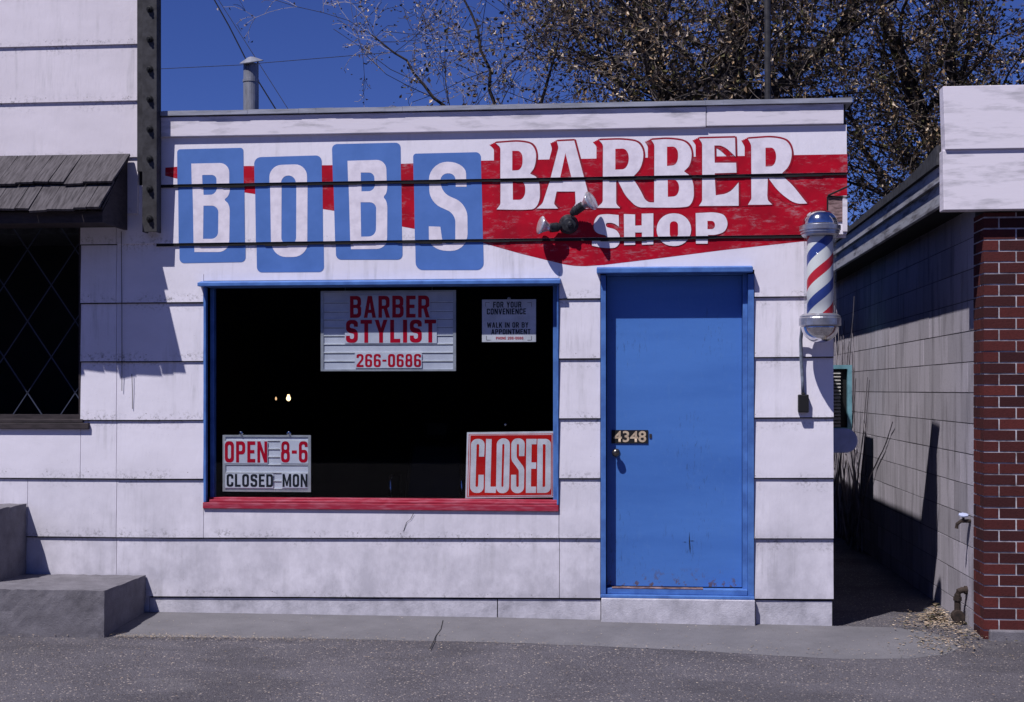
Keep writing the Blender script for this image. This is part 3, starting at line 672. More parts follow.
# ------------------------------------------------------------------ vent pipe on the roof
v0 = at(251, 108, 1.0)
VP_ = root('roof_vent_pipe', (v0.x, 1.0, SR), 'grey metal vent pipe with rain cap on the left end of the roof', 'vent pipe')
zt = Z(251, 64, 1.0)
mb = MB(); mb.lathe((v0.x, 1.0, SR), (0, 0, 1), [(0, .058), (zt - SR - .14, .058), (zt - SR - .14, .062), (zt - SR - .12, .062), (zt - SR - .12, .057), (zt - SR, .057)], 24); mb.build('pipe', 'galv', VP_, smooth=False)
mb = MB(); mb.lathe((v0.x + .005, 1.0, zt + .012), (-.10, -.30, 1), [(0, .090), (.006, .090), (.040, .022), (.044, .001)], 24)
for k in range(3):
    t = k * 2.1 + .4; mb.box(v0.x + .05 * math.cos(t) - .004, v0.x + .05 * math.cos(t) + .004, 1 + .05 * math.sin(t) - .004, 1 + .05 * math.sin(t) + .004, zt - .04, zt + .02)
mb.build('rain_cap', 'galv', VP_)
# mast and wires behind
m0 = at(768, 98, 5.0)
mb = MB(); mb.tube([(m0.x, 5.0, -.05), (m0.x, 5.0, 4), (m0.x - .02, 5.0, 9)], .034, 10); mb.build('mast', 'bolt_steel', org=(m0.x, 5, -.05), label='thin dark upright mast behind the right half of the barber shop roof', category='mast')
a, b = at(229, 26, 3), at(275, 108, 3); d = (a - b)
mb = MB(); mb.tube([b - d * .25, b, b.lerp(a, .5) + Vector((-.01, 0, -.02)), a, a + d * 1.2], .006, 6); mb.build('overhead_cable', 'black', org=tuple(b), label='black overhead cable slanting down behind the roof vent pipe', category='cable', group='wires in the sky')
a, b = at(262, 68, 14), at(290, 112, 14); d = a - b
mb = MB(); mb.tube([b - d, b, a, a + d * 4], .006, 5); mb.build('overhead_cable', 'bolt_steel', org=tuple(b), label='faint thin wire slanting down just right of the vent pipe', category='cable', group='wires in the sky')
mb = MB(); mb.tube([at(-600, 74, 16), at(157, 69, 16), at(240, 65, 16), at(262, 63, 16), at(420, 50, 16), at(900, -20, 16)], .006, 5); mb.build('overhead_cable', 'bolt_steel', org=tuple(at(157, 69, 16)), label='faint thin wire running nearly level across the sky left of the vent pipe', category='cable', group='wires in the sky')
# ------------------------------------------------------------------ neighbouring shop on the left
NX = -9.0
LN = root('neighbouring_shop', ((NX + XJ) / 2, 0, 0), 'white shop on the left with shingled awning over a diamond lattice window', 'shop building')
LX1 = X(81); LZ0, LZ1 = Z(60, 421), Z(60, 205); LX0 = LX1 - 1.5
mb = MB()
for k in range(0, 7):
    zb = COURSE0 + COURSE * k; zt = zb + COURSE
    if zt > LZ0 and zb < LZ1:
        rows(mb, LX1 + .0, XJ, k); rows(mb, NX, LX0, k, (-7.6,))
        if zb < LZ0 - .05: rows(mb, LX0, LX1, k, (), None, LZ0)
        if zt > LZ1: rows(mb, LX0, LX1, k, (), LZ1, None)
    elif k < 6 or True: rows(mb, NX, XJ, k, (X(28), -7.2) if k else (-5.9,))
rows(mb, XJ, XL, 6)
mb.build('siding_wall', 'white', LN)
shade_lines([(NX, XJ, 1), (NX, XJ, 2)] + [q for k in range(3, 7) for q in ((LX1, XJ, k), (NX, LX0, k))], LN, .007)
mb = MB(); mb.box(NX, LX0, .013, .15, -.1, 2.92); mb.box(LX0, LX1, .013, .15, -.1, LZ0); mb.box(LX0, LX1, .013, .15, LZ1, 2.92); mb.box(LX1, XJ - .004, .013, .15, -.1, 2.92); mb.box(XJ - .003, XL, .0135, .15, 2.5, 2.92)
mb.build('wall_sheathing', 'black_gap', LN)
mb = MB(); mb.box(NX, X(30), -.004, .012, -.1, .085); mb.build('skirt_board', 'threshold_conc', LN); mb = MB(); mb.box(X(30) + .003, X(150) - .003, -.004, .012, -.1, .086); mb.build('skirt_board', 'threshold_conc', LN)
mb = MB()   # tall false front
PX = X(138, -.02)
zz = 3.485 - .388 * 2
while zz < 4.5:
    n = 16
    mb2x = [NX + (PX - NX) * i / n for i in range(n + 1)]
    V = []; 
    for x in mb2x: V += [(x, -.034, zz), (x, -.020, zz + .39), (x, 0.06, zz), (x, .06, zz + .39)]
    mb.add(V, [(4 * i, 4 * i + 4, 4 * i + 5, 4 * i + 1) for i in range(n)] + [(4 * i, 4 * i + 2, 4 * i + 6, 4 * i + 4) for i in range(n)] + [(4 * n, 4 * n + 2, 4 * n + 3, 4 * n + 1)])
    zz += .388
mb.build('false_front', 'upper_white', LN)
mb = MB(); mb.box(NX, PX - .01, .061, .13, 2.921, 4.6); mb.build('false_front_backing', 'side_wall', LN)
mb = MB(); mb.box(NX, XJ - .001, .151, 7, 2.6, 2.72); mb.build('flat_roof', 'roofing', LN)
mb = MB(); mb.box(NX, NX + .15, .151, 7, -.1, 2.599); mb.box(NX + .151, XJ - .001, 6.85, 7, -.1, 2.599); mb.box(LX0 - .2, LX1 + .2, .9, .95, -.1, 2.599); mb.build('inner_and_back_wall', 'interior', LN)
mb = MB(); f_ = .045
mb.box(LX0, LX1, .02, .10, LZ0, LZ0 + f_); mb.box(LX0, LX0 + f_, .02, .10, LZ0 + f_, LZ1); mb.box(LX1 - .012, LX1, -.01, .10, LZ0 + f_, LZ1)
lw = mb.build('window', 'brown_dark', LN)
mb = MB(); mb.box(LX0 - .05, X(90), -.030, .02, LZ0 - .055, LZ0 - .012); mb.box(LX0 - .03, X(84), -.022, .02, LZ0 - .011, LZ0 + .014); mb.build('window_sill', 'brown_dark', lw, bev=.004)
mb = MB(); mb.box(LX0 + .01, LX1 - .01, .064, .068, LZ0 + .01, LZ1); mb.build('pane', 'glass', lw)
mb = MB()   # diamond lattice behind the glass
dw, dh = .345, .50; cx0, cz0 = at(51.5, 357, .06).x, at(51.5, 357, .06).z
for sgn in (1, -1):
    for i in range(-14, 15):
        pts = []
        for k in range(-200, 201):
            x = cx0 + i * dw + sgn * k * dw / 40 ; z = cz0 + k * dh / 40
            if LX0 + .02 < x < LX1 - .015 and LZ0 + .03 < z < LZ1 - .0: pts.append((x, z))
        if len(pts) > 1:
            (xa, za), (xb, zb) = pts[0], pts[-1]
            mb.hexa([(xa - .004, .054, za), (xa + .004, .054, za), (xb + .004, .054, zb), (xb - .004, .054, zb)], [(xa - .004, .060 - sgn * .002, za), (xa + .004, .060 - sgn * .002, za), (xb + .004, .060 - sgn * .002, zb), (xb - .004, .060 - sgn * .002, zb)])
mb.build('diamond_lattice', 'lattice', lw)
for px, ya_, yb_ in ((122.5, 232, 391), (133, 374, 409)):
    a, b = at(px, ya_, 0), at(px + .6, yb_, 0); mb = MB(); mb.tube([(a.x, -.021, a.z), ((a.x + b.x) / 2 + .002, -.021, (a.z + b.z) / 2), (b.x, -.021, b.z)], .0022, 5)
    mb.build('dangling_wire', 'black_gap', LN)
# shake awning
AD = .52; AX1 = X(128.5, -.04); At = Z(80, 157, -.04); Ae = Z(75, 211, -AD)
mb = MB()
mb.hexa([(NX + 1, -.04, At - .035), (AX1, -.04, At - .035), (AX1, -AD + .03, Ae + .01), (NX + 1, -AD + .03, Ae + .01)], [(NX + 1, -.04, At - .01), (AX1, -.04, At - .01), (AX1, -AD + .03, Ae + .03), (NX + 1, -AD + .03, Ae + .03)])
aw = mb.build('awning', 'brown_dark', LN)
mb = MB(); sl = math.atan2(At - Ae, AD - .04); L = math.hypot(At - Ae, AD - .04); dirv = Vector((0, -math.cos(sl), -math.sin(sl))); nrm = Vector((0, -math.sin(sl), math.cos(sl)))
for row, (s0, s1, lift) in enumerate(((L * .50, L + .015, .014), (0, L * .60, .034))):
    x = AX1 + (.015 if row else 0)
    while x > NX + 1:
        w = R.uniform(.07, .21); e = s1 + R.uniform(-.010, .010); sk = R.uniform(-.010, .010); li = lift + R.uniform(-.004, .010)
        o0 = Vector((0, -.04, At)) + dirv * s0 + nrm * .004; o1 = Vector((0, -.04, At)) + dirv * e + nrm * li
        xa, xb = x - w + .005, x
        mb.hexa([o0 + Vector((xa, 0, 0)), o0 + Vector((xb, 0, 0)), o1 + Vector((xb + sk * .3, 0, 0)), o1 + Vector((xa + sk * .3, 0, 0)) + dirv * sk],
                [p + nrm * .016 for p in (o0 + Vector((xa, 0, 0)), o0 + Vector((xb, 0, 0)), o1 + Vector((xb + sk * .3, 0, 0)), o1 + Vector((xa + sk * .3, 0, 0)) + dirv * sk)])
        x -= w
mb.build('cedar_shakes', 'shake', aw)
mb = MB(); y0, y1 = -.045, -AD + .045
mb.add([(AX1 - .03, y0, At - .04), (AX1 - .03, y1, Ae + .0), (AX1 - .03, y1, Ae - .07), (AX1 - .03, y0, Ae - .07), (AX1 - .006, y0, At - .04), (AX1 - .006, y1, Ae + .0), (AX1 - .006, y1, Ae - .07), (AX1 - .006, y0, Ae - .07)],
       [(0, 1, 2, 3), (7, 6, 5, 4), (0, 4, 5, 1), (1, 5, 6, 2), (2, 6, 7, 3), (3, 7, 4, 0)])
mb.box(NX + 1, AX1 - .031, y1, y1 + .025, Ae - .07, Ae + .005); mb.box(NX + 1, AX1 - .031, y1 + .026, y0, Ae - .05, Ae - .03)
mb.build('awning_box', 'brown_dark', aw)
# ------------------------------------------------------------------ steel sign post with bolts
sx0, sx1 = X(142.5, -.12), X(157, -.12); sz0 = Z(150, 232, -.12)
SP = root('bolted_steel_post', ((sx0 + sx1) / 2, -.12, sz0), 'dark grey steel post with a row of bolts where the two shop fronts meet', 'steel post')
mb = MB(); mb.box(sx0, sx1, -.125, -.112, sz0, 5.0); mb.box(sx0, sx0 + .012, -.1118, -.04, sz0, 5.0); mb.box(sx1 - .010, sx1, -.1118, -.04, sz0, 5.0)
mb.build('channel', 'bolt_steel', SP, bev=.002)
mb = MB(); mb.box(X(138.5, -.05), sx0 - .001, -.075, -.036, Z(140, 172, -.05), 5.0); mb.build('side_flange', 'bolt_steel', SP)
cx = (sx0 + sx1) / 2 + .003
bz = Z(149, 219, -.12); first = None
while bz < 4.9:
    if first is None:
        mb = MB(); mb.lathe((cx, -.1255, bz), (0, -1, 0), [(0, .024), (.004, .024), (.0045, .018), (.018, .018), (.020, .009), (.030, .009)], 12); first = mb.build('bolt', 'bolt', SP)
        z00 = bz
    else:
        c = first.copy(); COL.objects.link(c); c.parent = SP; c.location = (0, 0, bz - z00)
    bz += .203
# ------------------------------------------------------------------ concrete steps
e0 = X(147, 0); zt = .232
mb = MB(); mb.box(-6.2, e0, -.74, -.02, -.14, zt); mb.build('concrete_step', 'step', org=(-4.6, -.4, -.08), bev=.016, label='low grey concrete step block on the pavement below the lattice window', category='step')
mb = MB(); mb.box(-6.2, X(28, 0), -.46, -.021, zt - .02, .715); mb.build('concrete_step', 'step', org=(-5.2, -.25, zt), bev=.012, label='upper concrete step at the far left edge, on top of the low step block', category='step')
def roughen(o, amp, seg=.035):
    bm = bmesh.new(); bm.from_mesh(o.data)
    for _ in range(6):
        e = [x for x in bm.edges if x.calc_length() > seg * 2]
        if not e: break
        bmesh.ops.subdivide_edges(bm, edges=e, cuts=1, use_grid_fill=True)
        if len(bm.verts) > 14000: break
    for v in bm.verts:
        p = v.co * 9; n_ = noise.noise(p) * .6 + noise.noise(p * 3.1) * .4
        ed = 1 + 2.5 * (len({tuple(round(c, 1) for c in f.normal) for f in v.link_faces}) > 1)
        v.co -= v.normal * amp * ed * abs(n_)
    bm.to_mesh(o.data); bm.free(); o.data.update()
for o in [q for q in bpy.data.objects if q.name.startswith('concrete_step')]:
    o.modifiers.clear(); roughen(o, .007)
# ------------------------------------------------------------------ signs in the window
def sx(p, y=.085): return at(p, 390, y).x
def szz(px, py, y=.085): return at(px, py, y).z
SY = .085
def board(x0, x1, yt, yb, name, label, mat_, frame=True, th=.012, group=None, org=None):
    a = at(x0, yt, SY); b = at(x1, yb, SY)
    rt = root(name, ((a.x + b.x) / 2, SY, b.z), label, 'sign')
    mb = MB(); mb.box(a.x, b.x, SY, SY + th, b.z, a.z); bd = mb.build('board', mat_, rt, bev=.002)
    if frame:
        w = .016; mb = MB(); mb.box(a.x - .004, a.x + w, SY - .007, SY - .0005, b.z, a.z); mb.box(b.x - w, b.x + .004, SY - .007, SY - .0005, b.z, a.z)
        mb.box(a.x + w, b.x - w, SY - .007, SY - .0005, b.z, b.z + .012); mb.box(a.x + w, b.x - w, SY - .007, SY - .0005, a.z - .012, a.z)
        mb.build('frame', 'sign_frame', rt)
    return rt, a, b
def tracks(rt, a, b, zs, skip=()):
    mb = MB(); md = MB()
    for z in zs:
        mb.box(a.x + .017, b.x - .017, SY - .005, SY - .0005, z - .0035, z + .0035)
        md.box(a.x + .017, b.x - .017, SY - .003, SY - .0006, z - .0075, z - .0036)
    mb.build('letter_track', 'track', rt); md.build('track_groove', 'trackdark', rt)
def plates(rt, x0, x1, yt, yb):   # clear backing cards behind the plastic letters
    a = at(x0, yt, SY); b = at(x1, yb, SY); mb = MB(); mb.box(a.x, b.x, SY - .0085, SY - .0075, b.z, a.z); return mb.build('letter_card', 'chalk', rt)
def line(rt, body, x0, x1, yt, yb, m, bold=.03, y=None, nm='lettering'):
    y = SY - .0095 if y is None else y
    a = at(x0, yt, y); b = at(x1, yb, y); return block_text(body, a.x, b.x, b.z, a.z, y, m, rt)
rt, a, b = board(321.5, 455.5, 291, 371, 'hanging_letter_board', 'large framed letter board reading BARBER STYLIST, top middle of the window', 'chalk')
zs = [at(390, y_, SY).z for y_ in (302, 311, 319, 327, 335.5, 344, 352.5, 361)]
tracks(rt, a, b, zs)
plates(rt, 349, 430.5, 295, 318.5); line(rt, 'BARBER', 350, 429.5, 296, 317.5, 'red_letter', .045)
plates(rt, 345, 437, 319.5, 343.2); line(rt, 'STYLIST', 346, 436, 320, 342.5, 'red_letter', .05)
plates(rt, 355, 422, 353, 368); line(rt, '266-0686', 356.5, 421, 354, 367, 'red_letter', .03)
mb = MB(); 
for px in (345, 432):
    p = at(px, 291, SY); mb = MB(); mb.tube([(p.x, SY + .005, p.z - .01), (p.x, SY + .005, WZ1 + .05)], .0015, 5); mb.build('hanging_wire', 'sign_frame', rt)
rt, a, b = board(482, 536, 299.5, 342, 'notice_card', 'small white notice card about appointments, upper right of the window', 'card_white', frame=False, th=.004)
line(rt, 'FOR YOUR', 493.2, 521.4, 301.8, 307.5, 'black_letter', .02, SY - .001); line(rt, 'CONVENIENCE', 486.8, 526, 308.6, 314.3, 'black_letter', .02, SY - .001)
line(rt, 'WALK IN OR BY', 487, 528.4, 322.4, 327.6, 'black_letter', .02, SY - .001); line(rt, 'APPOINTMENT', 491.2, 530.5, 329.2, 334.2, 'black_letter', .02, SY - .001)
line(rt, 'PHONE 266-0686', 496, 523.3, 336.8, 339.4, 'red_letter', .01, SY - .001)
for cx_, cz_, dx_, dz_ in ((485.5, 302.5, 1, 1), (531.5, 302.5, -1, 1), (486.5, 340, 1, -1), (531.5, 340, -1, -1)):
    mb = MB(); p = at(cx_, cz_, SY); mb.box(min(p.x, p.x + dx_ * .028), max(p.x, p.x + dx_ * .028), SY - .0012, SY - .0004, p.z - .0012, p.z + .0012); mb.box(p.x - .0012, p.x + .0012, SY - .0016, SY - .0013, min(p.z, p.z - dz_ * .028), max(p.z, p.z - dz_ * .028)); mb.build('corner_mark', 'brown_dark', rt)
mb = MB(); p = at(509, 299, SY); mb.lathe((p.x, SY - .002, p.z + .002), (0, -1, 0), [(0, .012), (.006, .010), (.012, .003), (.016, .003)], 14); mb.build('suction_hook', 'sign_frame', rt)
rt, a, b = board(223.5, 310.5, 435, 492, 'hours_letter_board', 'framed letter board reading OPEN 8-6 in the lower left window corner', 'chalk')
tracks(rt, a, b, [at(265, y_, SY).z for y_ in (440.5, 448.8, 456.7, 464.5, 472.5, 480.7, 488.5)])
plates(rt, 224.6, 268, 440.9, 463.6); plates(rt, 280.5, 308.6, 440.9, 463.6)
line(rt, 'OPEN', 224.8, 267.2, 441.2, 462.6, 'red_letter', .06); line(rt, '8-6', 281, 307.6, 441.2, 462.6, 'red_letter', .06)
plates(rt, 225.6, 273.6, 473.2, 488); plates(rt, 282, 308.2, 473.2, 488)
line(rt, 'CLOSED', 226.6, 273, 473.9, 487, 'black_letter', .035); line(rt, 'MON', 282.5, 307.5, 473.9, 487, 'black_letter', .035)
for px in (241, 289):
    p = at(px, 434, SY); mb = MB(); mb.lathe((p.x, SY - .002, p.z + .004), (0, -1, 0), [(0, .016), (.004, .014), (.010, .004), (.016, .004)], 16)
    mb.tube([(p.x - .004, SY - .012, p.z + .02), (p.x, SY - .014, p.z + .008), (p.x + .012, SY - .012, p.z - .008), (p.x + .004, SY - .01, p.z - .014)], .002, 6)
    mb.build('suction_hook', 'chrome', rt)
# CLOSED sign (slightly leaning)
CR = (460, 420, 8.26)
def quad_sheet(rt, name, pts, y, th, m):
    w = [at(p[0], p[1], y) for p in pts]; mb = MB()
    mb.hexa([(v.x, y, v.z) for v in w], [(v.x, y + th, v.z) for v in w]); return mb.build(name, m, rt)
c0 = at(510, 498, SY)
rt = root('closed_sign', (c0.x, SY, c0.z), 'red and white sign reading CLOSED on the right end of the maroon sill', 'sign')
quad_sheet(rt, 'board', [(467, 432.3), (554.3, 431.2), (554, 497.2), (465.3, 498.4)], SY, .006, 'card_white')
quad_sheet(rt, 'thin_border', [(468.8, 434.4), (553, 433.5), (552.8, 496.2), (467.2, 497)], SY - .0012, .0008, 'closed_red')
quad_sheet(rt, 'white_border', [(469.5, 434.9), (552.4, 434.2), (552.2, 495.7), (467.9, 496.4)], SY - .0020, .0006, 'card_white')
quad_sheet(rt, 'red_field', [(470.4, 435.4), (551.8, 434.8), (551.5, 494.8), (468.8, 495.9)], SY - .0028, .0006, 'closed_red')
closed = [
 [[(92, 156, 50), (206, 156, 50), (200, 302), (157, 302), (160, 198, 12), (138, 198, 12), (128, 552, 12), (150, 552, 12), (153, 452), (197, 452), (195, 604, 50), (82, 600, 50)]],
 [[(216, 156), (262, 158), (252, 550), (298, 550), (296, 602), (205, 600)]],
 [[(305, 152, 50), (414, 152, 50), (405, 604, 50), (297, 604, 50)], [(350, 198, 9), (368, 198, 9), (358, 552, 9), (342, 552, 9)]],
 [[(425, 152, 50), (537, 152, 50), (532, 298), (488, 298), (488, 198, 10), (470, 198, 10), (468, 310, 15), (532, 395, 24), (528, 604, 50), (420, 604, 50), (422, 452), (465, 452), (465, 552, 10), (486, 552, 10), (486, 415, 10), (423, 330, 24)]],
 [[(548, 156), (634, 156), (632, 200), (592, 200), (590, 350), (630, 350), (629, 402), (588, 402), (586, 550), (630, 550), (628, 602), (544, 602)]],
 [[(640, 156), (752, 156, 44), (750, 602, 48), (636, 602)], [(684, 200), (708, 200, 10), (704, 552, 10), (682, 552)]]]
for L in closed:
    loops = []
    for l in L:
        pp = [at(CR[0] + p[0] / CR[2], CR[1] + p[1] / CR[2], SY) for p in rounded(l)]
        loops.append([(p.x, p.z) for p in pp])
    vs, tr = fill2d(loops); mb = MB(); mb.add([(p[0], SY - .0034, p[1]) for p in vs], tr); mb.build('printed_letter', 'card_white', rt, fix=False)
# suspension cup for closed sign
p = at(505.5, 424.5, SY); mb = MB(); mb.lathe((p.x, SY - .004, p.z), (.2, -1, .3), [(0, .010), (.006, .008), (.012, .002)], 12); mb.build('suction_hook', 'chrome', rt)
# lamp inside
p = at(288.5, 398.5, 2.5)
LP = root('interior_lamp', (p.x, 2.5, p.z), 'small lit bulb glowing in the dark behind the left half of the window', 'lamp')
mb = MB(); mb.lathe((p.x, 2.5, p.z - .03), (0, 0, 1), [(.008, .002), (.014, .014), (.03, .020), (.046, .014), (.065, .008)], 16); mb.build('bulb', 'bulb_glow', LP, smooth=True)
mb = MB(); mb.lathe((p.x, 2.5, p.z + .035), (0, 0, 1), [(0, .014), (.05, .014)], 12); mb.tube([(p.x, 2.5, p.z + .08), (p.x, 2.5, 2.549)], .004, 6)
mb.build('socket_and_cord', 'black', LP)
c = at(276, 399, 2.6)
mb = MB(); mb.lathe((c.x, 2.6, c.z - .012), (0, 0, 1), [(0, .002), (.012, .009), (.03, .004)], 12); L2 = root('interior_lamp', tuple(c), 'tiny dim bulb just left of the brighter one inside the window', 'lamp'); mb.build('bulb', 'bulb_dim', L2)
mb = MB(); mb.tube([(c.x, 2.6, c.z + .019), (c.x, 2.6, 2.549)], .002, 5); mb.build('cord', 'black', L2)
# barber chair in the dark
q = at(430, 470, 2.0)
CHR = root('barber_chair', (q.x, 2.0, .03), 'barber chair with chrome trim barely visible in the dark behind the middle of the window', 'chair')
mb = MB(); mb.lathe((q.x, 2.0, .031), (0, 0, 1), [(0, .30), (.03, .29), (.05, .08), (.42, .06)], 24); mb.build('pedestal', 'chrome', CHR)
mb = MB(); mb.box(q.x - .27, q.x + .27, 1.75, 2.25, .46, .58); mb.build('seat', 'leather', CHR, bev=.04)
mb = MB(); mb.hexa([(q.x - .25, 2.2, .58), (q.x + .25, 2.2, .58), (q.x + .25, 2.3, .58), (q.x - .25, 2.3, .58)], [(q.x - .22, 2.35, 1.05), (q.x + .22, 2.35, 1.05), (q.x + .22, 2.44, 1.05), (q.x - .22, 2.44, 1.05)]); mb.build('backrest', 'leather', CHR, bev=.03)
mb = MB(); mb.box(q.x - .11, q.x + .11, 2.36, 2.42, 1.09, 1.24); mb.build('headrest', 'leather', CHR, bev=.03)
for s in (-1, 1):
    mb = MB(); mb.tube([(q.x + s * .29, 2.25, .60), (q.x + s * .29, 2.25, .78), (q.x + s * .29, 2.2, .80), (q.x + s * .29, 1.80, .80), (q.x + s * .29, 1.76, .76), (q.x + s * .29, 1.76, .5)], .016, 8); mb.build('armrest', 'chrome', CHR, smooth=True)
# ------------------------------------------------------------------ floodlight above the window
fb = at(568.5, 224, -.04)
FL = root('twin_floodlight', (fb.x, -.02, fb.z), 'twin-bulb outdoor floodlight with black sockets on the red part of the painted sign', 'floodlight')
mb = MB(); mb.lathe((fb.x, -.012, fb.z), (0, -1, 0), [(0, .063), (.016, .066), (.018, .060), (.034, .060), (.050, .050), (.056, .03), (.057, .001)], 24)
mb.lathe((fb.x + .012, -.062, fb.z - .005), (0, -1, 0), [(0, .02), (.02, .018), (.026, .01)], 14)
mb.build('junction_box', 'socket_grey', FL, smooth=False)
def lamp(p_in, p_mid, p_out, y0, y1, y2, rr):
    A = at(*p_in, y0); Bm = at(*p_mid, y1); C = at(*p_out, y2)
    mb = MB(); mb.tube([A, A.lerp(Bm, .25), Bm], [.016, .028, .030], 16)
    d0 = (Bm - A).normalized()
    for t in (.35, .5, .65, .8): mb.lathe(A.lerp(Bm, t) - d0 * .002, d0, [(0, .032), (.004, .032)], 16)
    so = mb.build('socket', 'socket_grey', FL)
    d = (C - Bm); L_ = d.length
    mb = MB(); mb.lathe(Bm, d, [(0, .022), (L_ * .2, .027), (L_ * .55, rr * .66), (L_ * .88, rr * .97), (L_ * .94, rr), (L_, rr * .98), (L_ * 1.06, rr * .7), (L_ * 1.10, .002)], 28); mb.build('bulb', 'silver_bulb', FL, smooth=True)
lamp((561, 226.5), (550, 228), (540, 225), -.055, -.085, -.115, .062)
lamp((571, 214), (583, 205.5), (591.5, 200.5), -.065, -.10, -.135, .066)
# ------------------------------------------------------------------ barber pole
PY = -.205; pc = at(820, 343, PY); pt = at(819, 210, PY)
BP = root('barber_pole', (pc.x, PY, pc.z), 'striped red, white and blue barber pole with chrome domes beside the door', 'barber pole')
H = pt.z - pc.z; cx, cy = pc.x, PY
def zp(py): return at(820, py, PY).z - pc.z
def lt(name, m, prof, smooth=True, n=40, parent=None):
    mb = MB(); mb.lathe((cx, cy, pc.z), (0, 0, 1), prof, n); return mb.build(name, m, parent or BP, smooth=smooth)
r1 = .107; z1, z2 = zp(326), zp(314)
dome = [(z1 - r1 * math.cos(t) * (z1 / r1 if z1 < r1 * 2 else 1), r1 * math.sin(t)) for t in [i * PI / 2 / 12 for i in range(13)]]
lt('lower_dome', 'chrome', [(0.0 + z1 * (1 - math.cos(t)), .118 * math.sin(t)) for t in [i * PI / 2 / 12 for i in range(13)]])
lt('lower_collar', 'alu', [(z1, .118), (z1, .124), (z1 + .004, .133), (z2 - .03, .133), (z2 - .022, .128), (z2 - .014, .128), (z2 - .008, .120), (z2, .110), (z2, .09)], smooth=False)
z3, z4 = zp(236.5), zp(226)
mb = MB(); mb.lathe((cx, cy, pc.z), (0, 0, 1), [(z2 + .001, .083), (z3 - .001, .083)], 48)
st = mb.build('striped_cylinder', 'stripes', BP, org=(cx, cy, pc.z), smooth=False)
lt('glass_tube', 'glass', [(z2 + .001, .101), (z3 - .001, .101)], smooth=True)
lt('upper_collar', 'alu', [(z3, .09), (z3, .108), (z3 + .012, .118), (z3 + .02, .118), (z3 + .022, .124), (z3 + .036, .124), (z3 + .04, .130), (z4, .130), (z4 + .002, .112)], smooth=False)
zd = H - z4
lt('upper_dome', 'chrome', [(z4 + zd * math.sin(t), .113 * max(0, math.cos(t)) ** .8) for t in [i * PI / 2 / 12 for i in range(13)]])
for zc in (z2 - .04, z3 + .02):
    mb = MB(); mb.box(cx - .035, cx + .035, cy + .09, -.016, pc.z + zc - .02, pc.z + zc + .02); mb.box(cx - .05, cx + .05, -.024, -.0165, pc.z + zc - .05, pc.z + zc + .05); mb.build('wall_bracket', 'alu', BP)
mb = MB(); P = [at(806, 322, -.12), at(802, 328, -.09), at(800.8, 340, -.05), at(801.2, 360, -.035), at(802.5, 380, -.032), at(803, 394, -.032)]
mb.tube(P, .0115, 10); mb.build('conduit', 'conduit', BP, smooth=True)
a, b = at(798, 394.5, -.04), at(808.5, 412.5, -.04); mb = MB(); mb.box(a.x, b.x, -.062, -.018, b.z, a.z); mb.box(a.x + .02, b.x - .02, -.055, -.025, a.z, a.z + .012); mb.build('outlet_box', 'black', BP, bev=.006)
# ------------------------------------------------------------------ right building
XW = X(975, 0)
RB = root('right_building', (XW + 2, 3, 0), 'building at the right edge with grey block side wall and red brick pier', 'building')
FX = X(943, -.32); BB = -.215; PXL = XW - .008
y_end = 10.0
# block wall
mb = MB(); z = -.15 + (Z(975, 424, 0) - (-.15)) % .203 - .203; row = 0
WT = 2.75
while z < WT:
    y = .0 - (.2 if row % 2 else 0)
    while y < y_end:
        a, b = max(y, .012) + .003, min(y + .40, y_end) - .003
        if b - a > .03:
            dx = R.uniform(0, .0025); mb.box(XW + dx, XW + .1, a, b, z + .0035, min(z + .203, WT) - .0035, 0, max(0, min(1, R.gauss(.5, .20) - .25 * (R.random() < .12))))
        y += .40
    z += .203; row += 1
mb.build('block_wall', 'block', RB, tint=True)
mb = MB(); mb.box(XW + .004, XW + .19, .011, y_end, -.15, WT); mb.build('block_mortar', 'block_joint', RB)
# brick pier and front
PF = -.25
BH = .0703; BWd = .205
mb = MB(); z = -.15; row = 0; xe = 4.6; BT = bz0_ = Z(960, 211.5, -.32)
while z < BT:
    zt = min(z + BH - .010, BT)
    dx0 = 0.0
    # side face bricks (x = PXL): alternate a long and a short return
    wfront = BWd if row % 2 else .10
    dside = .10 if row % 2 else BWd
    t = R.random; j = R.uniform(0, .002)
    mb.box(PXL + j, PXL + wfront - .010, PF + j, PF + dside - .010, z, zt, 0, t())
    # rest of the side depth
    y = PF + dside
    while y < .0:
        mb.box(PXL + R.uniform(0, .002), PXL + .1, y, min(y + BWd - .010, .008), z, zt, 0, t()); y += BWd
    x = PXL + wfront
    while x < xe:
        mb.box(x, x + BWd - .010, PF + R.uniform(0, .003), PF + .1, z, zt, 0, t()); x += BWd
    z += BH; row += 1
mb.build('brick_pier', 'brick', RB, tint=True)
mb = MB(); mb.box(PXL + .005, xe, PF + .005, .0095, -.15, fz0_ if False else BT); mb.build('brick_mortar', 'mortar', RB)
# plinth
mb = MB(); mb.box(PXL + .03, xe, PF - .05, PF + .003, -.15, gz(2.2, 0) + .05); mb.build('concrete_plinth', 'step', RB, bev=.01)
mb = MB(); mb.box(XW + .11, xe, -.14, -.02, BT + .001, 3.3); mb.build('parapet_backing', 'side_wall', RB)
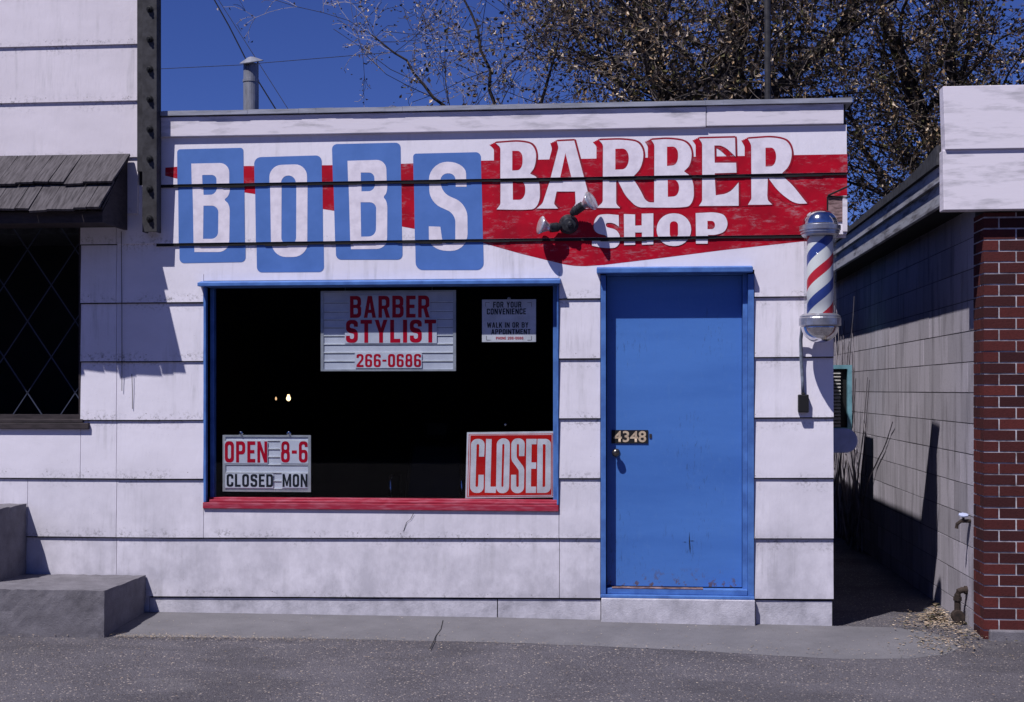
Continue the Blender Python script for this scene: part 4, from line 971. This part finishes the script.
# parapet box
bz0, bzm, bz1 = Z(960, 210, -.32), Z(960, 149.5, -.32), Z(960, 86, -.32)
mb = MB(); mb.hexa([(FX + .012, -.335, bzm), (xe, -.335, bzm), (xe, BB, bzm), (FX + .012, BB, bzm)], [(FX, -.322, bz1), (xe, -.322, bz1), (xe, BB, bz1), (FX, BB, bz1)])
mb.hexa([(FX + .002, -.334, bz0), (xe, -.334, bz0), (xe, BB, bz0), (FX + .002, BB, bz0)], [(FX, -.318, bzm - .001), (xe, -.318, bzm - .001), (xe, BB, bzm - .001), (FX, BB, bzm - .001)])
mb.build('parapet_boards', 'fascia_white', RB, bev=.003)
# eave: two lapped fascia boards running back, roof sheet, soffit
def ze(py): return at(940, py, BB).z
FE = X(941.5, BB)
fz0, fz1, fz2, fz3 = ze(203), ze(181), ze(168), ze(155)
mb = MB(); mb.box(FE + .02, FE + .05, BB + .002, y_end, fz0, fz1 + .01); mb.box(FE - .005, FE + .0195, BB + .002, y_end, fz1 - .0, fz2 + .02)
mb.build('eave_fascia', 'eave_paint', RB, bev=.003)
mb = MB(); n = 30
for i in range(n):
    y0 = BB + .003 + (y_end + .2) * i / n; y1 = BB + .003 + (y_end + .2) * (i + 1) / n
    s0, s1 = [.02 * noise.noise(Vector((yy * .8, 2, 0))) + .05 * math.exp(-yy / .6) for yy in (y0, y1)]
    mb.hexa([(FE - .03, y0, fz2 + .021), (xe, y0, fz2 + .14), (xe, y1, fz2 + .14), (FE - .03, y1, fz2 + .021)], [(FE - .03, y0, fz3 - .01 + s0), (xe, y0, fz3 + .12 + s0), (xe, y1, fz3 + .12 + s1), (FE - .03, y1, fz3 - .01 + s1)])
mb.build('roof', 'roofing', RB)
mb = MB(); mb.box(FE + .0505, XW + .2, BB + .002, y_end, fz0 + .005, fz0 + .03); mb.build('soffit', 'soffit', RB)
mb = MB(); mb.box(XW + .2, xe, y_end - .15, y_end, -.15, 2.7); mb.box(xe - .15, xe, .02, y_end - .16, -.15, 2.7); mb.build('far_wall', 'block_joint', RB)
# pipe with coupling and tap
pp = at(975, 590, .35)
mb = MB(); yv = 0.22
q0 = at(973, 592, yv); zq = Z(956, 590, yv); xq = X(957.5, yv); gq = gz(2, yv)
mb.tube([(XW + .01, yv, zq), (xq + .03, yv, zq), (xq + .008, yv, zq - .008), (xq, yv, zq - .03), (xq, yv, gq + .04)], .021, 12)
mb.lathe((xq, yv, zq - .07), (0, 0, 1), [(0, .028), (.025, .028)], 12); mb.lathe((xq + .045, yv, zq), (1, 0, 0), [(0, .028), (.02, .028)], 12)
PR = root('iron_standpipe', (xq, yv, gq), 'rusty iron elbow pipe at the foot of the block wall beside the pier', 'pipe')
mb.build('pipe', 'rust', PR)
mb = MB(); mb.lathe((xq, yv - .045, gq + .055), (0, 1, 0), [(0, .022), (0, .040), (.02, .042), (.06, .042), (.09, .03)], 16); mb.build('coupling', 'rust', PR)
yt_ = .12; tp = at(968, 521, yt_)
TP = root('wall_tap', (XW, yt_, tp.z), 'small outdoor tap with a pale blue handle on the block wall near the brick pier', 'tap')
mb = MB(); mb.tube([(XW + .01, yt_, tp.z), (XW - .06, yt_, tp.z), (XW - .085, yt_, tp.z - .02), (XW - .09, yt_, tp.z - .05)], .012, 10); mb.tube([(XW - .045, yt_, tp.z), (XW - .045, yt_, tp.z + .035)], .008, 8); mb.build('spout', 'rust', TP)
mb = MB(); mb.lathe((XW - .045, yt_, tp.z + .034), (0, -.3, 1), [(0, .01), (.002, .032), (.010, .032), (.012, .01)], 8); mb.build('handle', 'meter', TP)
# ------------------------------------------------------------------ things in the alley
ya = 3.5; a, b = at(820, 365, ya), at(852, 431, ya)
AC = root('window_air_conditioner', (XR, ya, b.z), 'teal edged louvred air conditioner jutting from the shop side wall into the alley', 'air conditioner')
mb = MB(); x0, x1 = XR - .1, b.x; mb.box(x0, x1, ya, ya + .5, a.z - .035, a.z); mb.box(x1 - .04, x1, ya, ya + .5, b.z, a.z - .0352); mb.box(x0, x1 - .0402, ya, ya + .5, b.z, b.z + .03); mb.box(x0, x1 - .0405, ya + .05, ya + .48, b.z + .031, a.z - .036, 1)
mb.build('casing', ['ac_teal', 'black'], AC)
mb = MB(); n = 16
for i in range(n):
    z = b.z + .04 + (a.z - b.z - .09) * i / n; mb.hexa([(x0, ya + .01, z), (x1 - .10, ya + .01, z), (x1 - .10, ya + .045, z + .018), (x0, ya + .045, z + .018)], [(x0, ya + .01, z + .006), (x1 - .10, ya + .01, z + .006), (x1 - .10, ya + .045, z + .024), (x0, ya + .045, z + .024)])
mb.build('louvres', 'ac_louvre', AC)
ym = .35; a, b = at(858, 428.5, ym), at(858, 453, ym); r = (a.z - b.z) / 2; zc = (a.z + b.z) / 2; xe_ = a.x
pr = [(XR - .003, zc - r), (xe_ - r, zc - r)] + [(xe_ - r + r * math.sin(t), zc - r * math.cos(t)) for t in [i * PI / 10 for i in range(1, 10)]] + [(xe_ - r, zc + r), (XR - .003, zc + r)]
mb = MB(); n = len(pr); mb.add([(x, ym, z) for x, z in pr] + [(x, ym + .05, z) for x, z in pr], [tuple(range(n)), tuple(range(n, 2 * n))[::-1]] + [(i, (i + 1) % n, (i + 1) % n + n, i + n) for i in range(n)])
mb.build('rounded_vent_hood', 'meter', org=(XR, ym, zc), bev=.008, label='round-ended dull blue metal hood jutting from the shop corner below the air conditioner', category='vent hood')
# vine on the far block wall
VN = MB()
for i in range(60):
    y = R.uniform(4.2, 8.5); z = gz(2, 0); p = Vector((XW - .02 - R.random() * .08, y, z)); pts = [p.copy()]; d = Vector((0, R.uniform(-.35, .35), 1))
    for k in range(R.randint(7, 13)):
        d += Vector((R.uniform(-.12, .12), R.uniform(-.3, .3), R.uniform(-.12, .12))); d.normalize(); p = p + d * .2; p.x = min(XW - .012, max(XW - .14, p.x)); pts.append(p.copy())
    VN.tube(pts, [.010 - .007 * k / len(pts) for k in range(len(pts))], 4)
VN.build('bare_vine', 'twig_pale', org=(XW - .05, 6, 0), label='bare tangled vine climbing the far end of the grey block wall', category='vine')
# ------------------------------------------------------------------ dry leaf litter
mb = MB()
def chip(x, y, s, up=0):
    z = gz(x, y) + .0135 + up; a = R.uniform(0, 6.28); tl = R.uniform(-.5, .5); tw = R.uniform(-.4, .4); w = s * R.uniform(.35, .8)
    c, s_ = math.cos(a), math.sin(a); L = s
    P = [(-L, 0), (0, -w), (L, 0), (0, w)]
    V = [(x + u * c - v * s_, y + u * s_ + v * c, z + abs(u * tl) * .6 + abs(v * tw) * .6 + .001) for u, v in P]
    mb.add(V, [(0, 1, 2), (0, 2, 3)], R.choice((0, 0, 0, 1, 2)))
for i in range(5200):
    x = R.uniform(-5.5, 3.2); y = -R.uniform(.62, 3.2) if R.random() < .8 else R.gauss(-.72, .06); chip(x, y, R.choice((.0025, .003, .004, .004, .008)))
for i in range(900):
    x = -3.3 + abs(R.gauss(0, .8)); chip(x, R.gauss(-.72, .035), R.uniform(.003, .007))
for i in range(500): chip(R.uniform(-4, 2.2), -R.uniform(.02, .7), R.uniform(.003, .007))
for i in range(700):
    x = R.gauss(2.0, .16); y = R.gauss(.10, .22)
    if x < XW - .02 or y < PF: chip(x, y, R.choice((.006, .008, .010, .016)) * R.uniform(.7, 1.2), R.random() * .012)
hp = (XW - .17, .38)
for i in range(420):
    rr = abs(R.gauss(0, .09)); t = R.uniform(0, 6.28); x = hp[0] + rr * math.cos(t); y = hp[1] + rr * 1.6 * math.sin(t)
    if x < XW - .01: chip(x, y, R.uniform(.009, .018), max(0, .11 - rr) * R.random())
for i in range(260): chip(R.gauss(1.86, .12), R.gauss(-.42, .12), R.uniform(.006, .013))
o = mb.build('leaf_litter', ['litter_tan', 'leaf_pale', 'leaf_olive'], fix=False); o['kind'] = 'stuff'
# ------------------------------------------------------------------ trees
def tree(name, base, limbs, seed, label, leafn, twigm, nz, spread=1.0, leafs=('leaf_tan', 'leaf_olive', 'leaf_dark', 'leaf_pale'), mixw=(5, 4, 2.5, 2.4), rad=.24, zmin=3.0, lsize=.05):
    rt = root(name, base, label, 'tree'); rng = random.Random(seed)
    tb = MB(); tw = MB(); lf = MB(); b0 = Vector(base)
    def leaf(p):
        d = Vector((rng.gauss(0, 1), rng.gauss(0, 1), rng.gauss(-.3, .8))).normalized(); a = d.cross(Vector((rng.random(), rng.random(), 1))).normalized(); s = lsize * rng.uniform(.5, 1.1)
        mi = rng.choices(range(4), mixw)[0]; n_ = d.cross(a) * s * .25
        lf.add([p, p + d * s * .5 + a * s * .33 + n_, p + d * s, p + d * s * .5 - a * s * .33 + n_], [(0, 1, 2), (0, 2, 3)], mi)
    def branch(p, d, L, r, lvl):
        n = max(3, int(L / (.35 if lvl < 2 else .16))); pts = [p.copy()]; dirs = [d.copy()]
        for i in range(n):
            w = .16 if lvl < 2 else .26
            d = (d + Vector((rng.gauss(0, w), rng.gauss(0, w), rng.gauss(0, w) + (.03 if lvl < 3 else -.05)))).normalized(); p = p + d * (L / n); pts.append(p.copy()); dirs.append(d.copy())
        rr = [max(.0035, r * (1 - .72 * i / n)) for i in range(n + 1)]
        (tb if lvl < 2 else tw).tube(pts, rr, 8 if lvl < 1 else (6 if lvl < 2 else 3), cap=False)
        if lvl < 4:
            kids = int(nz[lvl] * L) + 1
            for k in range(kids):
                i = rng.randint(max(1, int(n * .2)), n); t = pts[i]; dd = dirs[i]
                off = Vector((rng.gauss(0, 1), rng.gauss(0, 1), rng.gauss(.1, .8))).normalized()
                nd = (dd * rng.uniform(.5, 1.0) + off * rng.uniform(.6, 1.0) * spread).normalized()
                branch(t, nd, L * rng.uniform(.35, .6), rr[i] * rng.uniform(.4, .65), lvl + 1)
        if lvl >= 2:
            for i in range(1, n + 1):
                for _ in range(leafn):
                    if rng.random() < .75: leaf(pts[i] + Vector((rng.gauss(0, .04), rng.gauss(0, .04), rng.gauss(0, .04))))
    # trunk then limbs given as point lists
    for pts, r0, r1 in limbs:
        P = []
        for a, b in zip(pts, pts[1:]):
            for k in range(4): P.append(a.lerp(b, k / 4) + Vector((rng.gauss(0, .03), rng.gauss(0, .03), 0)))
        P.append(pts[-1]); n = len(P)
        tb.tube(P, [r0 + (r1 - r0) * i / (n - 1) for i in range(n)], 10, cap=False)
        for i in range(1, n):
            if P[i].z > zmin:
                for _ in range(nz[4]):
                    dd = (P[i] - P[i - 1]).normalized(); off = Vector((rng.gauss(0, 1), rng.gauss(0, 1), rng.gauss(.15, .6))).normalized()
                    branch(P[i], (dd * .5 + off).normalized(), rng.uniform(1.1, 2.3) * spread, min(.03, (r0 + (r1 - r0) * i / n) * .28), 1)
    tb.build('trunk', 'bark', rt, smooth=True); tw.build('twigs', twigm, rt, fix=False); lf.build('leaves', list(leafs), rt, fix=False)
    print(name, len(tb.f), len(tw.f), len(lf.f))
YT = 8.5
def T(px, py, y=YT): return at(px, py, y)
g = gz(0, 9)
A0 = T(715, 390); A0.z = g
tree('bare_branched_tree', (A0.x, YT, g), [([A0, T(712, 200), T(722, 110), T(735, 40), T(745, -60)], .26, .13), ([T(714, 150), T(690, 120, 8.2), T(664, 92, 8), T(645, 25, 8), T(625, -60, 8)], .13, .07),
      ([T(716, 140), T(640, 100, 8.8), T(585, 55, 9), T(560, 0, 9.2)], .06, .02), ([T(720, 120), T(790, 80, 9.2), T(850, 20, 9.5), T(880, -60, 9.5)], .12, .05)], 11,
     'big tree with dark forked trunk and dry tan leaves behind the shop roof', 1, 'twig', (0, 2.3, 3.0, 3.2, 3), zmin=3.4, lsize=.08)
C0 = T(962, 390, 9.5); C0.z = g
tree('dense_leafy_tree', (C0.x, 9.5, g), [([C0, T(960, 250, 9.5), T(935, 150, 9.5), T(885, 20, 9.5)], .2, .08), ([T(960, 250, 9.5), T(965, 150, 9.2), T(950, 60, 9), T(975, -40, 9)], .1, .05), ([T(960, 220, 9.5), T(890, 200, 9.6), T(855, 130, 9.6), T(830, 90, 9.6)], .05, .02), ([T(960, 230, 9.5), T(995, 130, 9.7), T(1060, 60, 9.8)], .08, .04)], 5,
     'dense dark tree showing in the gap between barber shop and right building', 2, 'twig', (0, 2.3, 2.9, 3.0, 3), zmin=2.2, lsize=.07, mixw=(4, 4, 3, 2.0))
E0 = T(470, 390, 7.5); E0.z = g
tree('thin_twiggy_tree', (E0.x, 7.5, g), [([E0, T(470, 200, 7.5), T(450, 110, 7.5), T(405, 60, 7.5), T(372, 35, 7.5)], .035, .008), ([T(470, 200, 7.5), T(495, 110, 7.7), T(478, 30, 7.7), T(455, -40, 7.6)], .03, .010), ([T(470, 160, 7.5), T(545, 105, 7.8), T(560, 30, 7.8)], .03, .012)], 9,
     'slender pale-twigged tree, nearly leafless, behind the roof above the window', 1, 'twig_pale', (0, 2.2, 3, 3, 1), spread=.75, zmin=3.6, mixw=(4, 1, 1, 4), lsize=.045)
OB = root('shops_across_street', (0, -27, -.3), 'long low brick shop block across the street, behind the viewer', 'building')  # unseen block, added so the shop glass reflects something dark
mb = MB(); mb.box(-34, 34, -38, -27, -.4, 6.2); mb.build('wall', 'brown_dark', OB)
mb = MB(); mb.box(-34.2, 34.2, -38.2, -26.8, 6.201, 6.6); mb.build('parapet', 'wood_grey', OB)
for i in range(10):
    x = -31 + i * 6.6; mb = MB(); mb.box(x, x + 4.6, -26.999, -26.93, .5, 3.2); mb.build('shop_window', 'black', OB)
# ------------------------------------------------------------------ light, sky, camera
Ld = Vector((.72, 1, -1.96)).normalized()
sun = bpy.data.lights.new('sun', 'SUN'); sun.energy = 4.6; sun.angle = math.radians(.5); sun.color = (1, .965, .95)
so = bpy.data.objects.new('sun', sun); COL.objects.link(so); so.rotation_euler = Ld.to_track_quat('-Z', 'Y').to_euler(); so.location = (-4, -6, 12)
w = bpy.data.worlds.new('World'); SC.world = w; w.use_nodes = True; nt = w.node_tree; bg = nt.nodes['Background']
sky = nt.nodes.new('ShaderNodeTexSky'); sky.sky_type = 'NISHITA'; sky.sun_disc = False
sky.sun_elevation = math.asin(-Ld.z); sky.sun_rotation = math.atan2(-Ld.x, -Ld.y); sky.altitude = 1600; sky.air_density = 1.0; sky.dust_density = 0.0; sky.ozone_density = 5.0
hs = nt.nodes.new('ShaderNodeMix'); hs.data_type = 'RGBA'; hs.blend_type = 'MULTIPLY'; hs.inputs[0].default_value = 1; hs.inputs[7].default_value = (.62, .72, 1.42, 1)
nt.links.new(sky.outputs[0], hs.inputs[6]); nt.links.new(hs.outputs[2], bg.inputs[0]); bg.inputs[1].default_value = .05
cam = bpy.data.cameras.new('camera'); co = bpy.data.objects.new('camera', cam); COL.objects.link(co); SC.camera = co
cam.sensor_width = 36; cam.lens = F * 36 / 1024; cam.shift_y = (HZ - 351) / 1024; cam.clip_end = 3000; cam.clip_start = .05
co.location = (0, -CD, CH); co.rotation_euler = (PI / 2, 0, TH)
vs_ = SC.view_settings; vs_.view_transform = 'Standard'; vs_.look = 'None'; vs_.gamma = 1; vs_.exposure = 0.07
for o in bpy.data.objects:
    if '_o' in o: del o['_o']
